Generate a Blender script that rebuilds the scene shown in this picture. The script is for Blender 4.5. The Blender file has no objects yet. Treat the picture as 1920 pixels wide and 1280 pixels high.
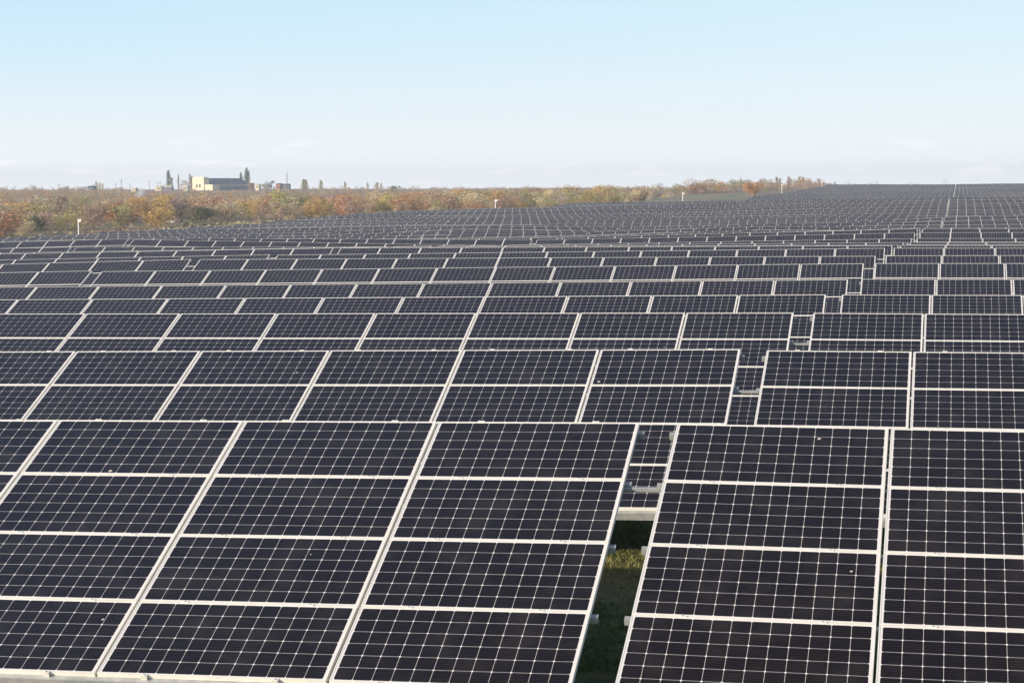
import bpy, math, random
import numpy as np
from mathutils import Matrix, Vector
sc = bpy.context.scene
COL = sc.collection
rad = math.radians
# ------------------------------------------------------------------ camera
F, TH, PS, RO = 3725.27, 0.07661, 0.2186, -0.00329     # focal length in photo pixels, pitch, yaw, roll
CZ = 4.60                                              # camera height over the grass it stands on
def cam_axes():
    f = np.array([-math.sin(PS)*math.cos(TH), math.cos(PS)*math.cos(TH), -math.sin(TH)])
    r = np.array([math.cos(PS), math.sin(PS), 0.0]); u = np.cross(r, f)
    return r*math.cos(RO)+u*math.sin(RO), -r*math.sin(RO)+u*math.cos(RO), f
R_, U_, F_ = cam_axes()
cd = bpy.data.cameras.new('camera'); cam = bpy.data.objects.new('camera', cd); COL.objects.link(cam)
cd.sensor_width = 36; cd.lens = F/1920*36; cd.clip_start = 0.5; cd.clip_end = 30000
cam.matrix_world = Matrix(((R_[0], U_[0], -F_[0], 0), (R_[1], U_[1], -F_[1], 0), (R_[2], U_[2], -F_[2], CZ), (0, 0, 0, 1)))
sc.camera = cam
# ------------------------------------------------------------------ sky, sun, exposure
SUN_EL, SUN_AZ = rad(16.5), rad(47)                      # azimuth measured from straight behind the camera's rows towards the left
w = bpy.data.worlds.new('World'); sc.world = w; w.use_nodes = True
nt = w.node_tree; nt.nodes.clear()
def N(t, kind, **kw):
    n = t.nodes.new(kind)
    for k, v in kw.items(): setattr(n, k, v)
    return n
sky = N(nt, 'ShaderNodeTexSky', sky_type='NISHITA', sun_disc=False)
sky.sun_elevation = SUN_EL; sky.sun_rotation = math.pi + SUN_AZ
sky.air_density = 1.0; sky.dust_density = 2.5; sky.ozone_density = 1.5; sky.altitude = 50
bg = N(nt, 'ShaderNodeBackground'); bg.inputs[1].default_value = 0.12
wo = N(nt, 'ShaderNodeOutputWorld')
# sky gradient: a pale haze veil that is thickest near the horizon, and a few faint small clouds in it
tc = N(nt, 'ShaderNodeTexCoord'); sx = N(nt, 'ShaderNodeSeparateXYZ'); nt.links.new(tc.outputs['Generated'], sx.inputs[0])
ramp = N(nt, 'ShaderNodeValToRGB'); nt.links.new(sx.outputs['Z'], ramp.inputs[0])
cr = ramp.color_ramp
cr.elements[0].position = 0.0; cr.elements[0].color = (6.85, 7.12, 7.42, 1)
cr.elements[1].position = 0.5; cr.elements[1].color = (1.60, 2.44, 4.03, 1)
e = cr.elements.new(0.035); e.color = (5.23, 5.78, 6.17, 1)
e = cr.elements.new(0.07); e.color = (4.35, 5.32, 5.95, 1)
e = cr.elements.new(0.12); e.color = (3.60, 4.88, 5.70, 1)
e = cr.elements.new(0.78); e.color = (1.38, 2.15, 3.90, 1)  # high stops out of view, tinted to shape the reflections in the panel glass
e = cr.elements.new(0.90); e.color = (0.62, 0.56, 0.74, 1)
mixn = N(nt, 'ShaderNodeMix', data_type='RGBA'); mixn.inputs[0].default_value = 0.86
nt.links.new(sky.outputs[0], mixn.inputs[6]); nt.links.new(ramp.outputs[0], mixn.inputs[7])
mp = N(nt, 'ShaderNodeMapping'); mp.inputs['Scale'].default_value = (24, 24, 150); nt.links.new(tc.outputs['Generated'], mp.inputs[0])
nz = N(nt, 'ShaderNodeTexNoise'); nz.inputs['Scale'].default_value = 1.3; nz.inputs['Detail'].default_value = 5; nt.links.new(mp.outputs[0], nz.inputs[0])
cl = N(nt, 'ShaderNodeMapRange'); cl.inputs[1].default_value = 0.60; cl.inputs[2].default_value = 0.70; nt.links.new(nz.outputs[0], cl.inputs[0])
bd = N(nt, 'ShaderNodeMapRange'); bd.inputs[1].default_value = 0.028; bd.inputs[2].default_value = 0.012; nt.links.new(sx.outputs['Z'], bd.inputs[0])
mu = N(nt, 'ShaderNodeMath', operation='MULTIPLY'); nt.links.new(cl.outputs[0], mu.inputs[0]); nt.links.new(bd.outputs[0], mu.inputs[1])
mu2 = N(nt, 'ShaderNodeMath', operation='MULTIPLY'); nt.links.new(mu.outputs[0], mu2.inputs[0]); mu2.inputs[1].default_value = 0.6
mix2 = N(nt, 'ShaderNodeMix', data_type='RGBA'); nt.links.new(mu2.outputs[0], mix2.inputs[0]); nt.links.new(mixn.outputs[2], mix2.inputs[6]); mix2.inputs[7].default_value = (6.9, 6.6, 6.8, 1)
az = N(nt, 'ShaderNodeMapRange'); az.inputs[1].default_value = 0.0; az.inputs[2].default_value = -0.45; az.inputs[4].default_value = 0.55; nt.links.new(sx.outputs['X'], az.inputs[0])
el = N(nt, 'ShaderNodeMapRange'); el.inputs[1].default_value = 0.03; el.inputs[2].default_value = 0.11; nt.links.new(sx.outputs['Z'], el.inputs[0])
am = N(nt, 'ShaderNodeMath', operation='MULTIPLY'); nt.links.new(az.outputs[0], am.inputs[0]); nt.links.new(el.outputs[0], am.inputs[1])
ef = N(nt, 'ShaderNodeMapRange'); ef.inputs[1].default_value = 0.38; ef.inputs[2].default_value = 0.16; nt.links.new(sx.outputs['Z'], ef.inputs[0])
am2 = N(nt, 'ShaderNodeMath', operation='MULTIPLY'); nt.links.new(am.outputs[0], am2.inputs[0]); nt.links.new(ef.outputs[0], am2.inputs[1])
mix3 = N(nt, 'ShaderNodeMix', data_type='RGBA'); nt.links.new(am2.outputs[0], mix3.inputs[0]); nt.links.new(mix2.outputs[2], mix3.inputs[6]); mix3.inputs[7].default_value = (2.7, 4.5, 5.7, 1)
nt.links.new(mix3.outputs[2], bg.inputs[0]); nt.links.new(bg.outputs[0], wo.inputs[0])
SUNV = Vector((-math.sin(SUN_AZ)*math.cos(SUN_EL), -math.cos(SUN_AZ)*math.cos(SUN_EL), math.sin(SUN_EL)))
sd = bpy.data.lights.new('sun', 'SUN'); sd.energy = 5.0; sd.angle = rad(0.5); sd.color = (1.0, 0.87, 0.68)
sun = bpy.data.objects.new('sun', sd); COL.objects.link(sun); sun.rotation_euler = SUNV.to_track_quat('Z', 'Y').to_euler()
sc.view_settings.view_transform = 'Standard'; sc.view_settings.look = 'None'; sc.view_settings.exposure = 0.60; sc.view_settings.gamma = 1
# ------------------------------------------------------------------ surveying helpers (z relative to the camera height, as measured)
def proj(X, Y, z):
    p = np.array([X, Y, z]); d = p @ F_
    return 960+F*(p @ R_)/d, 640-F*(p @ U_)/d
def ray(px, py):
    return F_+(px-960)/F*R_+(640-py)/F*U_
def at_Y(px, py, Y):
    d = ray(px, py); return Y/d[1]*d
X0, Y1, D, PV, TILT, GE, SKEW, P = -2.877, 18.4207, 8.9943, 1.0001, 0.42664, 0.362, 0.00297, 1.98
DY = {1: .079, 2: -.028, 3: -.064, 4: -.087, 5: .042, 6: -.005, 7: .048, 8: .032, 15: -.018}
LEN = 12*P+1.956; GAP = 0.37; PITCHX = LEN+GAP
def row_y(k): return Y1+(k-1)*D+DY.get(k, 0)
def table_x(c, k):                                     # left and right end of table c in row k (c = 0 just left of the long aisle, -1 just right of it)
    s = SKEW*(k-1)*D
    if c >= 0: r = X0-c*PITCHX; return r-LEN+s, r+s
    l = X0+GE+(-c-1)*PITCHX; return l+s, l+LEN+s
ROWS = {
 1: [(0,785.5),(108.7,786.5),(458.4,789),(821.9,790),(1199,790.6),(1200,792.3),(1269.7,793.3),(1669,801.8),(1920,807)],
 2: [(0,659.3),(143,658.5),(377,657.5),(620,656.5),(868,655.5),(1124,655),(1387,654.5),(1388,656.2),(1435,656.5),(1710,658.5),(1920,661)],
 3: [(0,587.6),(384,587.6),(768,587.2),(1152,586.6),(1485,585.6),(1486,586.4),(1525,586.5),(1734,587.6),(1920,589)],
 4: [(0,561),(380,559.6),(384,558.8),(764,557),(1148,555),(1152,554.6),(1546,551.6),(1547,552.3),(1580,552.4),(1745,552.4),(1920,553.5)],
 5: [(0,537),(380,535),(764,532.2),(1148,528),(1532,523.6),(1591,522.6),(1592,523),(1617,523),(1920,523.5)],
 6: [(0,511),(171,507.6),(191,508),(380,507),(712,503.4),(1152,499),(1500,494.6),(1619,493.6),(1642,493.6),(1920,493.6)],
 7: [(0,495.6),(90,493),(178,490.5),(268,488.4),(356,486),(374,486.6),(744,484),(1152,482.5),(1532,480.4),(1640,480),(1641,479.4),(1920,478.6)],
 8: [(0,487),(180,483.6),(262,482),(343,481),(424,479),(505,477),(520,477.6),(684,476.4),(938,473),(1114,471.4),(1292,469),(1472,467.4),(1657,465),(1920,465)],
 9: [(0,476),(118,474.4),(189,472.4),(258,470.6),(331,470.4),(404,469),(476,467.6),(550,466),(624,464.4),(788,464.4),(944,463.6),(1178,462.6),(1341,462),(1506,461),(1672,459.7),(1920,459.9)],
 10: [(0,475),(61,473),(386,468),(453,466.6),(520,465.6),(729,463.5),(875,462),(1015,461.5),(1233,461.4),(1381,461),(1456,460),(1683,458.5),(1920,458.7)],
 11: [(0,476),(600,466),(724,461),(768,460),(883,460),(1014,460),(1145,459.4),(1278,458),(1414,456.6),(1554,455),(1693,454.4),(1694,454),(1851,454.4),(1920,454.6)],
 12: [(0,465.6),(25,465.6),(79,464),(132,463),(200,462.6),(308,462.8),(419,463.6),(532,463.6),(720,463),(884,461.5),(1145,459.9),(1484,456.8),(1701,453.6),(1920,453.6)],
 13: [(0,454.4),(37,453.4),(88,451.6),(138,450.4),(189,449),(240,447.6),(252,448),(302,449),(354,450.6),(458,452.6),(564,454.4),(671,456),(778,458),(834,458.6),(946,458.8),(1064,457.6),(1178,455.6),(1293,454),(1409,452),(1528,450),(1648,448),(1708,446.7),(1920,447)],
 14: [(0,452),(200,449.5),(286,447.2),(334,445.2),(344,445.6),(441,447),(539,447.6),(639,448),(740,448.6),(790,449),(893,448.7),(1007,449),(1059,448),(1164,446.6),(1271,445),(1380,443),(1490,440.6),(1602,438),(1714,436.2),(1920,435.6)],
 15: [(0,455),(700,449.5),(850,447.6),(947,446),(1048,445),(1152,443),(1251,440.6),(1353,438),(1457,435.6),(1560,432.6),(1666,430.4),(1717,429),(1920,428.7)],
 16: [(0,456),(850,448.6),(1048,446),(1152,444),(1251,441.6),(1353,439),(1457,436),(1560,432.6),(1666,429),(1724,426.6),(1920,426.5)],
}
def z_on_row(k, X):
    Y = row_y(k); z = -2.4; xs = [p[0] for p in ROWS[k]]; ys = [p[1] for p in ROWS[k]]
    for _ in range(4):
        px, _y = proj(X, Y, z); z = at_Y(px, float(np.interp(px, xs, ys)), Y)[2]
    return z, px
NEAR = {}                                              # (k, c): z at the left and right end
tps_pts = []
for k in ROWS:
    for c in range(-2, 8):
        xl, xr = table_x(c, k); S = []
        for t in np.linspace(0.01, 0.99, 40):
            X = xl+(xr-xl)*t; z, px = z_on_row(k, X)
            if -8 < px < 1928: S.append((t, z))
        if not S: continue
        S = np.array(S)
        if len(S) < 4: A = np.array([0, S[:, 1].mean()])
        else: A = np.polyfit(S[:, 0], S[:, 1], 1)
        if len(S) < 5: A = np.array([A[0]*0.4, S[:, 1].mean()-A[0]*0.4*S[:, 0].mean()])
        NEAR[(k, c)] = (A[1], A[0]+A[1])
        for t in np.linspace(0, 1, 3): tps_pts.append((xl+(xr-xl)*t, row_y(k), A[1]+A[0]*t, 0.0006))
# far rows: surveyed points on the top edges (X, Y, z)
for p in [(-124.8,325.9,-7.9),(-119.9,332.1,-7.5),(-126.4,339,-7.4),(-121,358.8,-7.4),(-146.4,380.3,-7.8),(-134.7,388.6,-7.6),(-150.6,424.3,-7.7),(-150.1,437.5,-7.6),
 (-152,446.9,-7.3),(-157.9,485.2,-7),(-148.5,299.4,-7.8),(-139.2,298.8,-7.8),(-152.4,332.5,-8.0),(-145.2,344.7,-7.8),(-74,289,-7.3),(-96.4,332,-7.2),(-99,362.7,-7),
 (-116.5,422.3,-6.8),(-137.5,464.4,-6.7),(-150.9,509.5,-6.5),(-142.4,526.9,-5.9),(-124.7,522,-5.2),(-78.1,323.2,-6.3),(-98,412,-6.7),(-111.7,473.1,-6.4),(-60.1,289,-7),
 (-50.2,287.3,-6.6),(-60.3,325,-6.7),(-61.5,331,-6.5),(-71,336.9,-6.3),(-87.2,419.2,-6.4),(-75.3,424.7,-6.8),(-66.3,398.3,-7),(-85,471.7,-6.2),(-102.1,511.6,-5.6),
 (-97.7,526.1,-5.2),(-108.9,516.7,-4.9),(-125.9,668,-5.2),(-92.3,528.6,-4.7),(-78.6,514.7,-4.4),(-69.1,594.6,-4.5),(-63.3,658.2,-3.9),(-63.6,529.5,-4.2),(-42,523.7,-3.8),
 (-62.7,510.4,-5),(-39.9,466.8,-5.4),(-38.9,455.4,-6.1),(-33.5,418.1,-6.2),(-24.1,321.9,-5.9),(-23.3,335.6,-5.9),(-37.3,324.7,-6.3),(-32.9,286.8,-5.9),(-23.9,288.5,-5.9),
 (2.5,306.2,-6),(3,367.1,-4.8),(4.8,450.4,-5.5),(7.3,557.5,-2.7),(9.7,928.2,-3.3),(-18.4,516,-3.6),(-16.6,465.5,-4.9),(-14.8,417.1,-6),(-11,335.1,-5.7)]:
    tps_pts.append(p+(0.004,))
for p in [(12.9,1238,1.9),(0,1238,1.6),(-57,1238,1.9),(45,1238,2.1),(-30,1080,-1.6),(12,1080,-0.9),(-70,930,-2.6),(-40,930,-3.0),(45,930,-3),(30,306,-6),(35,367,-4.6),(38,450,-5.3),(35,557,-2.5),
 # the hollow behind the sixteenth row and the hollows farther out (out of sight)
 (5,225,-7.6),(-20,225,-7.8),(-45,225,-8),(-75,225,-8.4),(-110,225,-8.9),(15,225,-7.4),(-90,255,-8.5),(-130,240,-9.2),(-20,260,-7.2),(5,260,-6.9),(30,225,-7.2),
 (4,405,-7.2),(-16,375,-7.3),(-30,372,-7.4),(30,405,-7),(9,740,-6.5),(-25,740,-6.8),(-55,760,-5.8),(40,740,-6.4),(5,650,-5.6),(-20,650,-5.2),(-95,600,-6.8),(-110,590,-7.0),
 # open land: left of the field, the green bank, the far country (two metres and a half are taken off for the ground)
 (-200,220,-8.4),(-185,300,-8.3),(-200,450,-8.2),(-260,520,-7.6),(-250,700,-6.6),(-400,900,-4.6),(-500,1200,-1.4),(-700,1700,1.4),(-185,600,-6.9),(-180,800,-5.6),(-150,1000,-4.2),
 (-300,1300,-2.2),(-300,1800,0.4),(-500,2000,2.6),(-850,2000,3.0),(-850,1100,-2.6),(-600,700,-6),(-400,400,-8.4),(-95,850,-2.3),(-115,850,-2.2),(-140,850,-2.6),(-80,800,-3.2),(-105,1000,-0.4),(-83,1000,-1.2),(-130,1150,0.9),(-82,1100,-0.2),(-70,1200,0.65),(-100,1150,0.9),(-93,1260,2.0),
 (-60,1500,0.6),(60,1500,-2),(-100,1900,-1),(200,1500,-2),(300,900,-1),(300,400,-5),(120,100,-3),(120,20,-2.2),(-120,20,-2.6),(0,-60,-2.2),(-150,-60,-3),(-150,100,-5),(300,-60,-2),(-800,-60,-4),(-800,300,-7)]:
    tps_pts.append(p+(0.002,))
T = np.array(tps_pts); Pn = T[:, :2]/100.0
def phi(r2): return np.where(r2 > 1e-12, 0.5*r2*np.log(np.maximum(r2, 1e-12)), 0.0)
n = len(Pn); K = phi(((Pn[:, None]-Pn[None])**2).sum(-1))+np.diag(T[:, 3]); Q = np.c_[np.ones(n), Pn]
A = np.block([[K, Q], [Q.T, np.zeros((3, 3))]]); CO = np.linalg.solve(A, np.r_[T[:, 2], 0, 0, 0])
def ztop(X, Y):                                        # surveyed height of the tables' top edges
    X = np.clip(np.atleast_1d(np.asarray(X, float)), -900, 320); Y = np.clip(np.atleast_1d(np.asarray(Y, float)), -80, 2000)
    q = np.stack([X, Y], -1)/100.0; out = np.empty(len(q))
    for i in range(0, len(q), 4000):
        s = q[i:i+4000]; out[i:i+4000] = phi(((s[:, None]-Pn[None])**2).sum(-1)) @ CO[:n]+CO[n]+s @ CO[n+1:]
    return out
HT = 2.42                                              # height of a table's top edge over the ground
def ground(X, Y):
    X = np.atleast_1d(np.asarray(X, float)); Y = np.atleast_1d(np.asarray(Y, float))
    return ztop(X, Y+1.8)-HT+CZ
def gz(X, Y): return float(ground(X, Y)[0])
# ------------------------------------------------------------------ mesh helpers
def tag(o, label=None, cat=None, group=None, kind=None):
    if label: o['label'] = label
    if cat: o['category'] = cat
    if group: o['group'] = group
    if kind: o['kind'] = kind
    return o
class MB:
    def __init__(s): s.v = []; s.f = []; s.m = []; s.c = []
    def quad(s, a, b, c, d, m=0, col=(1, 1, 1)):
        i = len(s.v); s.v += [a, b, c, d]; s.f.append((i, i+1, i+2, i+3)); s.m.append(m); s.c.append(col)
    def box(s, x0, x1, y0, y1, z0, z1, m=0, M=None, skip=''):
        p = [(x0,y0,z0),(x1,y0,z0),(x1,y1,z0),(x0,y1,z0),(x0,y0,z1),(x1,y0,z1),(x1,y1,z1),(x0,y1,z1)]
        if M is not None: p = [tuple(M @ Vector(q)) for q in p]
        i = len(s.v); s.v += p
        for nm, q in (('b', (0,3,2,1)), ('t', (4,5,6,7)), ('f', (0,1,5,4)), ('r', (1,2,6,5)), ('k', (2,3,7,6)), ('l', (3,0,4,7))):
            if nm in skip: continue
            s.f.append(tuple(i+j for j in q)); s.m.append(m); s.c.append((1, 1, 1))
    def tube(s, a, b, r0, r1=None, n=8, m=0, cap=True, col=(1, 1, 1)):
        a = Vector(a); b = Vector(b); r1 = r0 if r1 is None else r1
        d = (b-a).normalized(); u = d.orthogonal().normalized(); v = d.cross(u); i = len(s.v)
        for c, r in ((a, r0), (b, r1)):
            for j in range(n):
                t = 2*math.pi*j/n; s.v.append(tuple(c+(u*math.cos(t)+v*math.sin(t))*r))
        for j in range(n):
            k = (j+1) % n; s.f.append((i+j, i+k, i+n+k, i+n+j)); s.m.append(m); s.c.append(col)
        if cap:
            s.f.append(tuple(i+n+j for j in range(n))); s.m.append(m); s.c.append(col)
            s.f.append(tuple(i+n-1-j for j in range(n))); s.m.append(m); s.c.append(col)
    def prism(s, pts, z0, z1, m=0):
        i = len(s.v); n = len(pts); s.v += [(x, y, z0) for x, y in pts]+[(x, y, z1) for x, y in pts]
        for j in range(n):
            k = (j+1) % n; s.f.append((i+j, i+k, i+n+k, i+n+j)); s.m.append(m); s.c.append((1, 1, 1))
        s.f.append(tuple(i+n+j for j in range(n))); s.m.append(m); s.c.append((1, 1, 1))
    def mesh(s, name, mats, colour=False):
        me = bpy.data.meshes.new(name); me.from_pydata(s.v, [], s.f)
        for x in mats: me.materials.append(x)
        me.polygons.foreach_set('material_index', s.m)
        if colour:
            a = me.color_attributes.new('tint', 'FLOAT_COLOR', 'CORNER')
            cols = np.ones((len(me.loops), 4), np.float32); cnt = np.array([len(f) for f in s.f])
            cols[:, :3] = np.repeat(np.array(s.c, np.float32), cnt, 0); a.data.foreach_set('color', cols.ravel())
        me.update(); return me
    def build(s, name, mats, parent=None, colour=False):
        if not isinstance(mats, (list, tuple)): mats = [mats]
        return link(name, s.mesh(name, mats, colour), parent)
def link(name, data, parent=None, loc=(0, 0, 0), rot=(0, 0, 0)):
    o = bpy.data.objects.new(name, data); COL.objects.link(o); o.parent = parent; o.location = loc; o.rotation_euler = rot; return o
def empty(name, loc, rz=0.0):
    o = link(name, None, None, loc, (0, 0, rz)); o.empty_display_size = 0.3; return o
# ------------------------------------------------------------------ materials
def mat(name, col, rough=0.6, metal=0.0, spec=0.5):
    m = bpy.data.materials.new(name); m.use_nodes = True; b = m.node_tree.nodes['Principled BSDF']
    b.inputs['Base Color'].default_value = (*col, 1); b.inputs['Roughness'].default_value = rough; b.inputs['Metallic'].default_value = metal
    b.inputs['Specular IOR Level'].default_value = spec
    return m
def noisy(name, c0, c1, scale, rough=0.7, metal=0.0, detail=6, bump=0.0, stretch=None):
    m = mat(name, c0, rough, metal); t = m.node_tree; b = t.nodes['Principled BSDF']
    tc = N(t, 'ShaderNodeTexCoord'); mp = N(t, 'ShaderNodeMapping'); t.links.new(tc.outputs['Object'], mp.inputs[0])
    if stretch: mp.inputs['Scale'].default_value = stretch
    nz = N(t, 'ShaderNodeTexNoise'); nz.inputs['Scale'].default_value = scale; nz.inputs['Detail'].default_value = detail; t.links.new(mp.outputs[0], nz.inputs[0])
    r = N(t, 'ShaderNodeMapRange'); r.inputs[1].default_value = 0.35; r.inputs[2].default_value = 0.65; t.links.new(nz.outputs[0], r.inputs[0])
    mx = N(t, 'ShaderNodeMix', data_type='RGBA'); mx.inputs[6].default_value = (*c0, 1); mx.inputs[7].default_value = (*c1, 1)
    t.links.new(r.outputs[0], mx.inputs[0]); t.links.new(mx.outputs[2], b.inputs['Base Color'])
    if bump:
        bu = N(t, 'ShaderNodeBump'); bu.inputs['Strength'].default_value = bump; t.links.new(nz.outputs[0], bu.inputs['Height']); t.links.new(bu.outputs[0], b.inputs['Normal'])
    return m
M_FRAME = noisy('anodised_aluminium', (0.76, 0.735, 0.68), (0.66, 0.64, 0.59), 3.0, 0.45, 0.15)
M_STEEL = noisy('galvanised_steel', (0.42, 0.43, 0.42), (0.30, 0.31, 0.315), 9.0, 0.5, 0.3, bump=0.05)
M_BOLT = mat('bolt_steel', (0.5, 0.5, 0.48), 0.35, 0.8)
PW, PH = 1.956, 0.990
def cell_material():
    m = bpy.data.materials.new('solar_cells'); m.use_nodes = True; t = m.node_tree; b = t.nodes['Principled BSDF']
    uv = N(t, 'ShaderNodeUVMap'); s = N(t, 'ShaderNodeSeparateXYZ'); t.links.new(uv.outputs[0], s.inputs[0])
    def M(op, a, b_=None, c=None):
        n = N(t, 'ShaderNodeMath', operation=op)
        for i, v in enumerate((a, b_, c)):
            if v is None: continue
            if isinstance(v, (int, float)): n.inputs[i].default_value = v
            else: t.links.new(v, n.inputs[i])
        return n.outputs[0]
    # uv are metres on the panel; cells 0.158 m apart with a 3 mm gap and clipped corners
    C = 0.158
    x = M('DIVIDE', s.outputs[0], C); y = M('DIVIDE', s.outputs[1], C)
    fx = M('ABSOLUTE', M('SUBTRACT', M('FRACT', M('ADD', x, 100.0)), 0.5)); fy = M('ABSOLUTE', M('SUBTRACT', M('FRACT', M('ADD', y, 103.0)), 0.5))
    inx = M('LESS_THAN', fx, 0.4915); iny = M('LESS_THAN', fy, 0.4915); cor = M('LESS_THAN', M('ADD', fx, fy), 0.92)
    lim = M('MULTIPLY', M('LESS_THAN', M('ABSOLUTE', x), 6.0), M('LESS_THAN', M('ABSOLUTE', y), 3.0))
    cell = M('MULTIPLY', M('MULTIPLY', inx, iny), M('MULTIPLY', cor, lim))
    # busbars: five silver lines along the long side of each cell
    bf = M('ABSOLUTE', M('SUBTRACT', M('FRACT', M('MULTIPLY', M('FRACT', M('ADD', y, 103.0)), 5.0)), 0.5)); bus = M('LESS_THAN', bf, 0.022)
    oi = N(t, 'ShaderNodeObjectInfo')
    # per panel and per cell tone
    cx = M('FLOOR', x); cy = M('FLOOR', y); cmb = N(t, 'ShaderNodeCombineXYZ'); t.links.new(cx, cmb.inputs[0]); t.links.new(cy, cmb.inputs[1])
    t.links.new(M('MULTIPLY', oi.outputs['Random'], 91.0), cmb.inputs[2])
    wn = N(t, 'ShaderNodeTexWhiteNoise'); t.links.new(cmb.outputs[0], wn.inputs[0])
    mx = N(t, 'ShaderNodeMix', data_type='RGBA'); t.links.new(M('ADD', M('MULTIPLY', wn.outputs[0], 0.35), M('MULTIPLY', oi.outputs['Random'], 0.65)), mx.inputs[0])
    mx.inputs[6].default_value = (0.0072, 0.0046, 0.0048, 1); mx.inputs[7].default_value = (0.0056, 0.0040, 0.0052, 1)
    mb = N(t, 'ShaderNodeMix', data_type='RGBA'); t.links.new(bus, mb.inputs[0]); t.links.new(mx.outputs[2], mb.inputs[6]); mb.inputs[7].default_value = (0.065, 0.058, 0.058, 1)
    mw = N(t, 'ShaderNodeMix', data_type='RGBA'); t.links.new(cell, mw.inputs[0]); mw.inputs[6].default_value = (0.63, 0.60, 0.585, 1); t.links.new(mb.outputs[2], mw.inputs[7])
    # thin dust and a few bird droppings
    tc = N(t, 'ShaderNodeTexCoord'); cmb2 = N(t, 'ShaderNodeCombineXYZ'); t.links.new(s.outputs[0], cmb2.inputs[0]); t.links.new(s.outputs[1], cmb2.inputs[1]); t.links.new(M('MULTIPLY', oi.outputs['Random'], 57.0), cmb2.inputs[2])
    nd = N(t, 'ShaderNodeTexNoise'); nd.inputs['Scale'].default_value = 3.0; nd.inputs['Detail'].default_value = 7; t.links.new(cmb2.outputs[0], nd.inputs[0])
    dust = M('MULTIPLY', M('MAXIMUM', M('SUBTRACT', nd.outputs[0], 0.45), 0.0), 0.07)
    vo = N(t, 'ShaderNodeTexVoronoi'); vo.inputs['Scale'].default_value = 2.6; t.links.new(cmb2.outputs[0], vo.inputs[0])
    sp = N(t, 'ShaderNodeSeparateColor'); t.links.new(vo.outputs['Color'], sp.inputs[0])
    drop = M('MULTIPLY', M('LESS_THAN', vo.outputs['Distance'], M('MULTIPLY', sp.outputs[1], 0.060)), M('GREATER_THAN', sp.outputs[0], 0.72))
    md = N(t, 'ShaderNodeMix', data_type='RGBA'); t.links.new(M('ADD', dust, M('MULTIPLY', drop, 0.8)), md.inputs[0]); t.links.new(mw.outputs[2], md.inputs[6]); md.inputs[7].default_value = (0.55, 0.50, 0.42, 1)
    t.links.new(md.outputs[2], b.inputs['Base Color'])
    b.inputs['Roughness'].default_value = 0.5; b.inputs['Specular IOR Level'].default_value = 0.12
    b.inputs['Coat Weight'].default_value = 0.6; b.inputs['Coat Roughness'].default_value = 0.09; b.inputs['Coat IOR'].default_value = 1.36
    return m
M_CELL = cell_material()
def foliage(name):
    m = mat(name, (0.1, 0.08, 0.05), 0.8, 0, 0.15); t = m.node_tree; b = t.nodes['Principled BSDF']
    at = N(t, 'ShaderNodeAttribute'); at.attribute_name = 'tint'; oi = N(t, 'ShaderNodeObjectInfo')
    mx = N(t, 'ShaderNodeMix', data_type='RGBA', blend_type='MULTIPLY'); mx.inputs[0].default_value = 1
    t.links.new(at.outputs['Color'], mx.inputs[6]); t.links.new(oi.outputs['Color'], mx.inputs[7]); t.links.new(mx.outputs[2], b.inputs['Base Color'])
    tr = N(t, 'ShaderNodeBsdfTranslucent'); t.links.new(mx.outputs[2], tr.inputs[0]); ms_ = N(t, 'ShaderNodeMixShader'); ms_.inputs[0].default_value = 0.32
    out = t.nodes['Material Output']; t.links.new(b.outputs[0], ms_.inputs[1]); t.links.new(tr.outputs[0], ms_.inputs[2]); t.links.new(ms_.outputs[0], out.inputs['Surface'])
    return m
M_LEAF = foliage('foliage')
M_BARK = noisy('bark', (0.16, 0.12, 0.09), (0.09, 0.07, 0.055), 4.0, 0.9)
M_PALEBARK = noisy('pale_dead_wood', (0.36, 0.31, 0.26), (0.24, 0.2, 0.17), 4.0, 0.9)
M_WHITE = noisy('white_paint', (0.78, 0.77, 0.74), (0.70, 0.69, 0.66), 2.0, 0.5)
M_DARK = mat('dark_paint', (0.05, 0.05, 0.055), 0.5)
M_WOODPOLE = noisy('weathered_pole', (0.14, 0.12, 0.105), (0.09, 0.08, 0.07), 1.0, 0.9)
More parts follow.
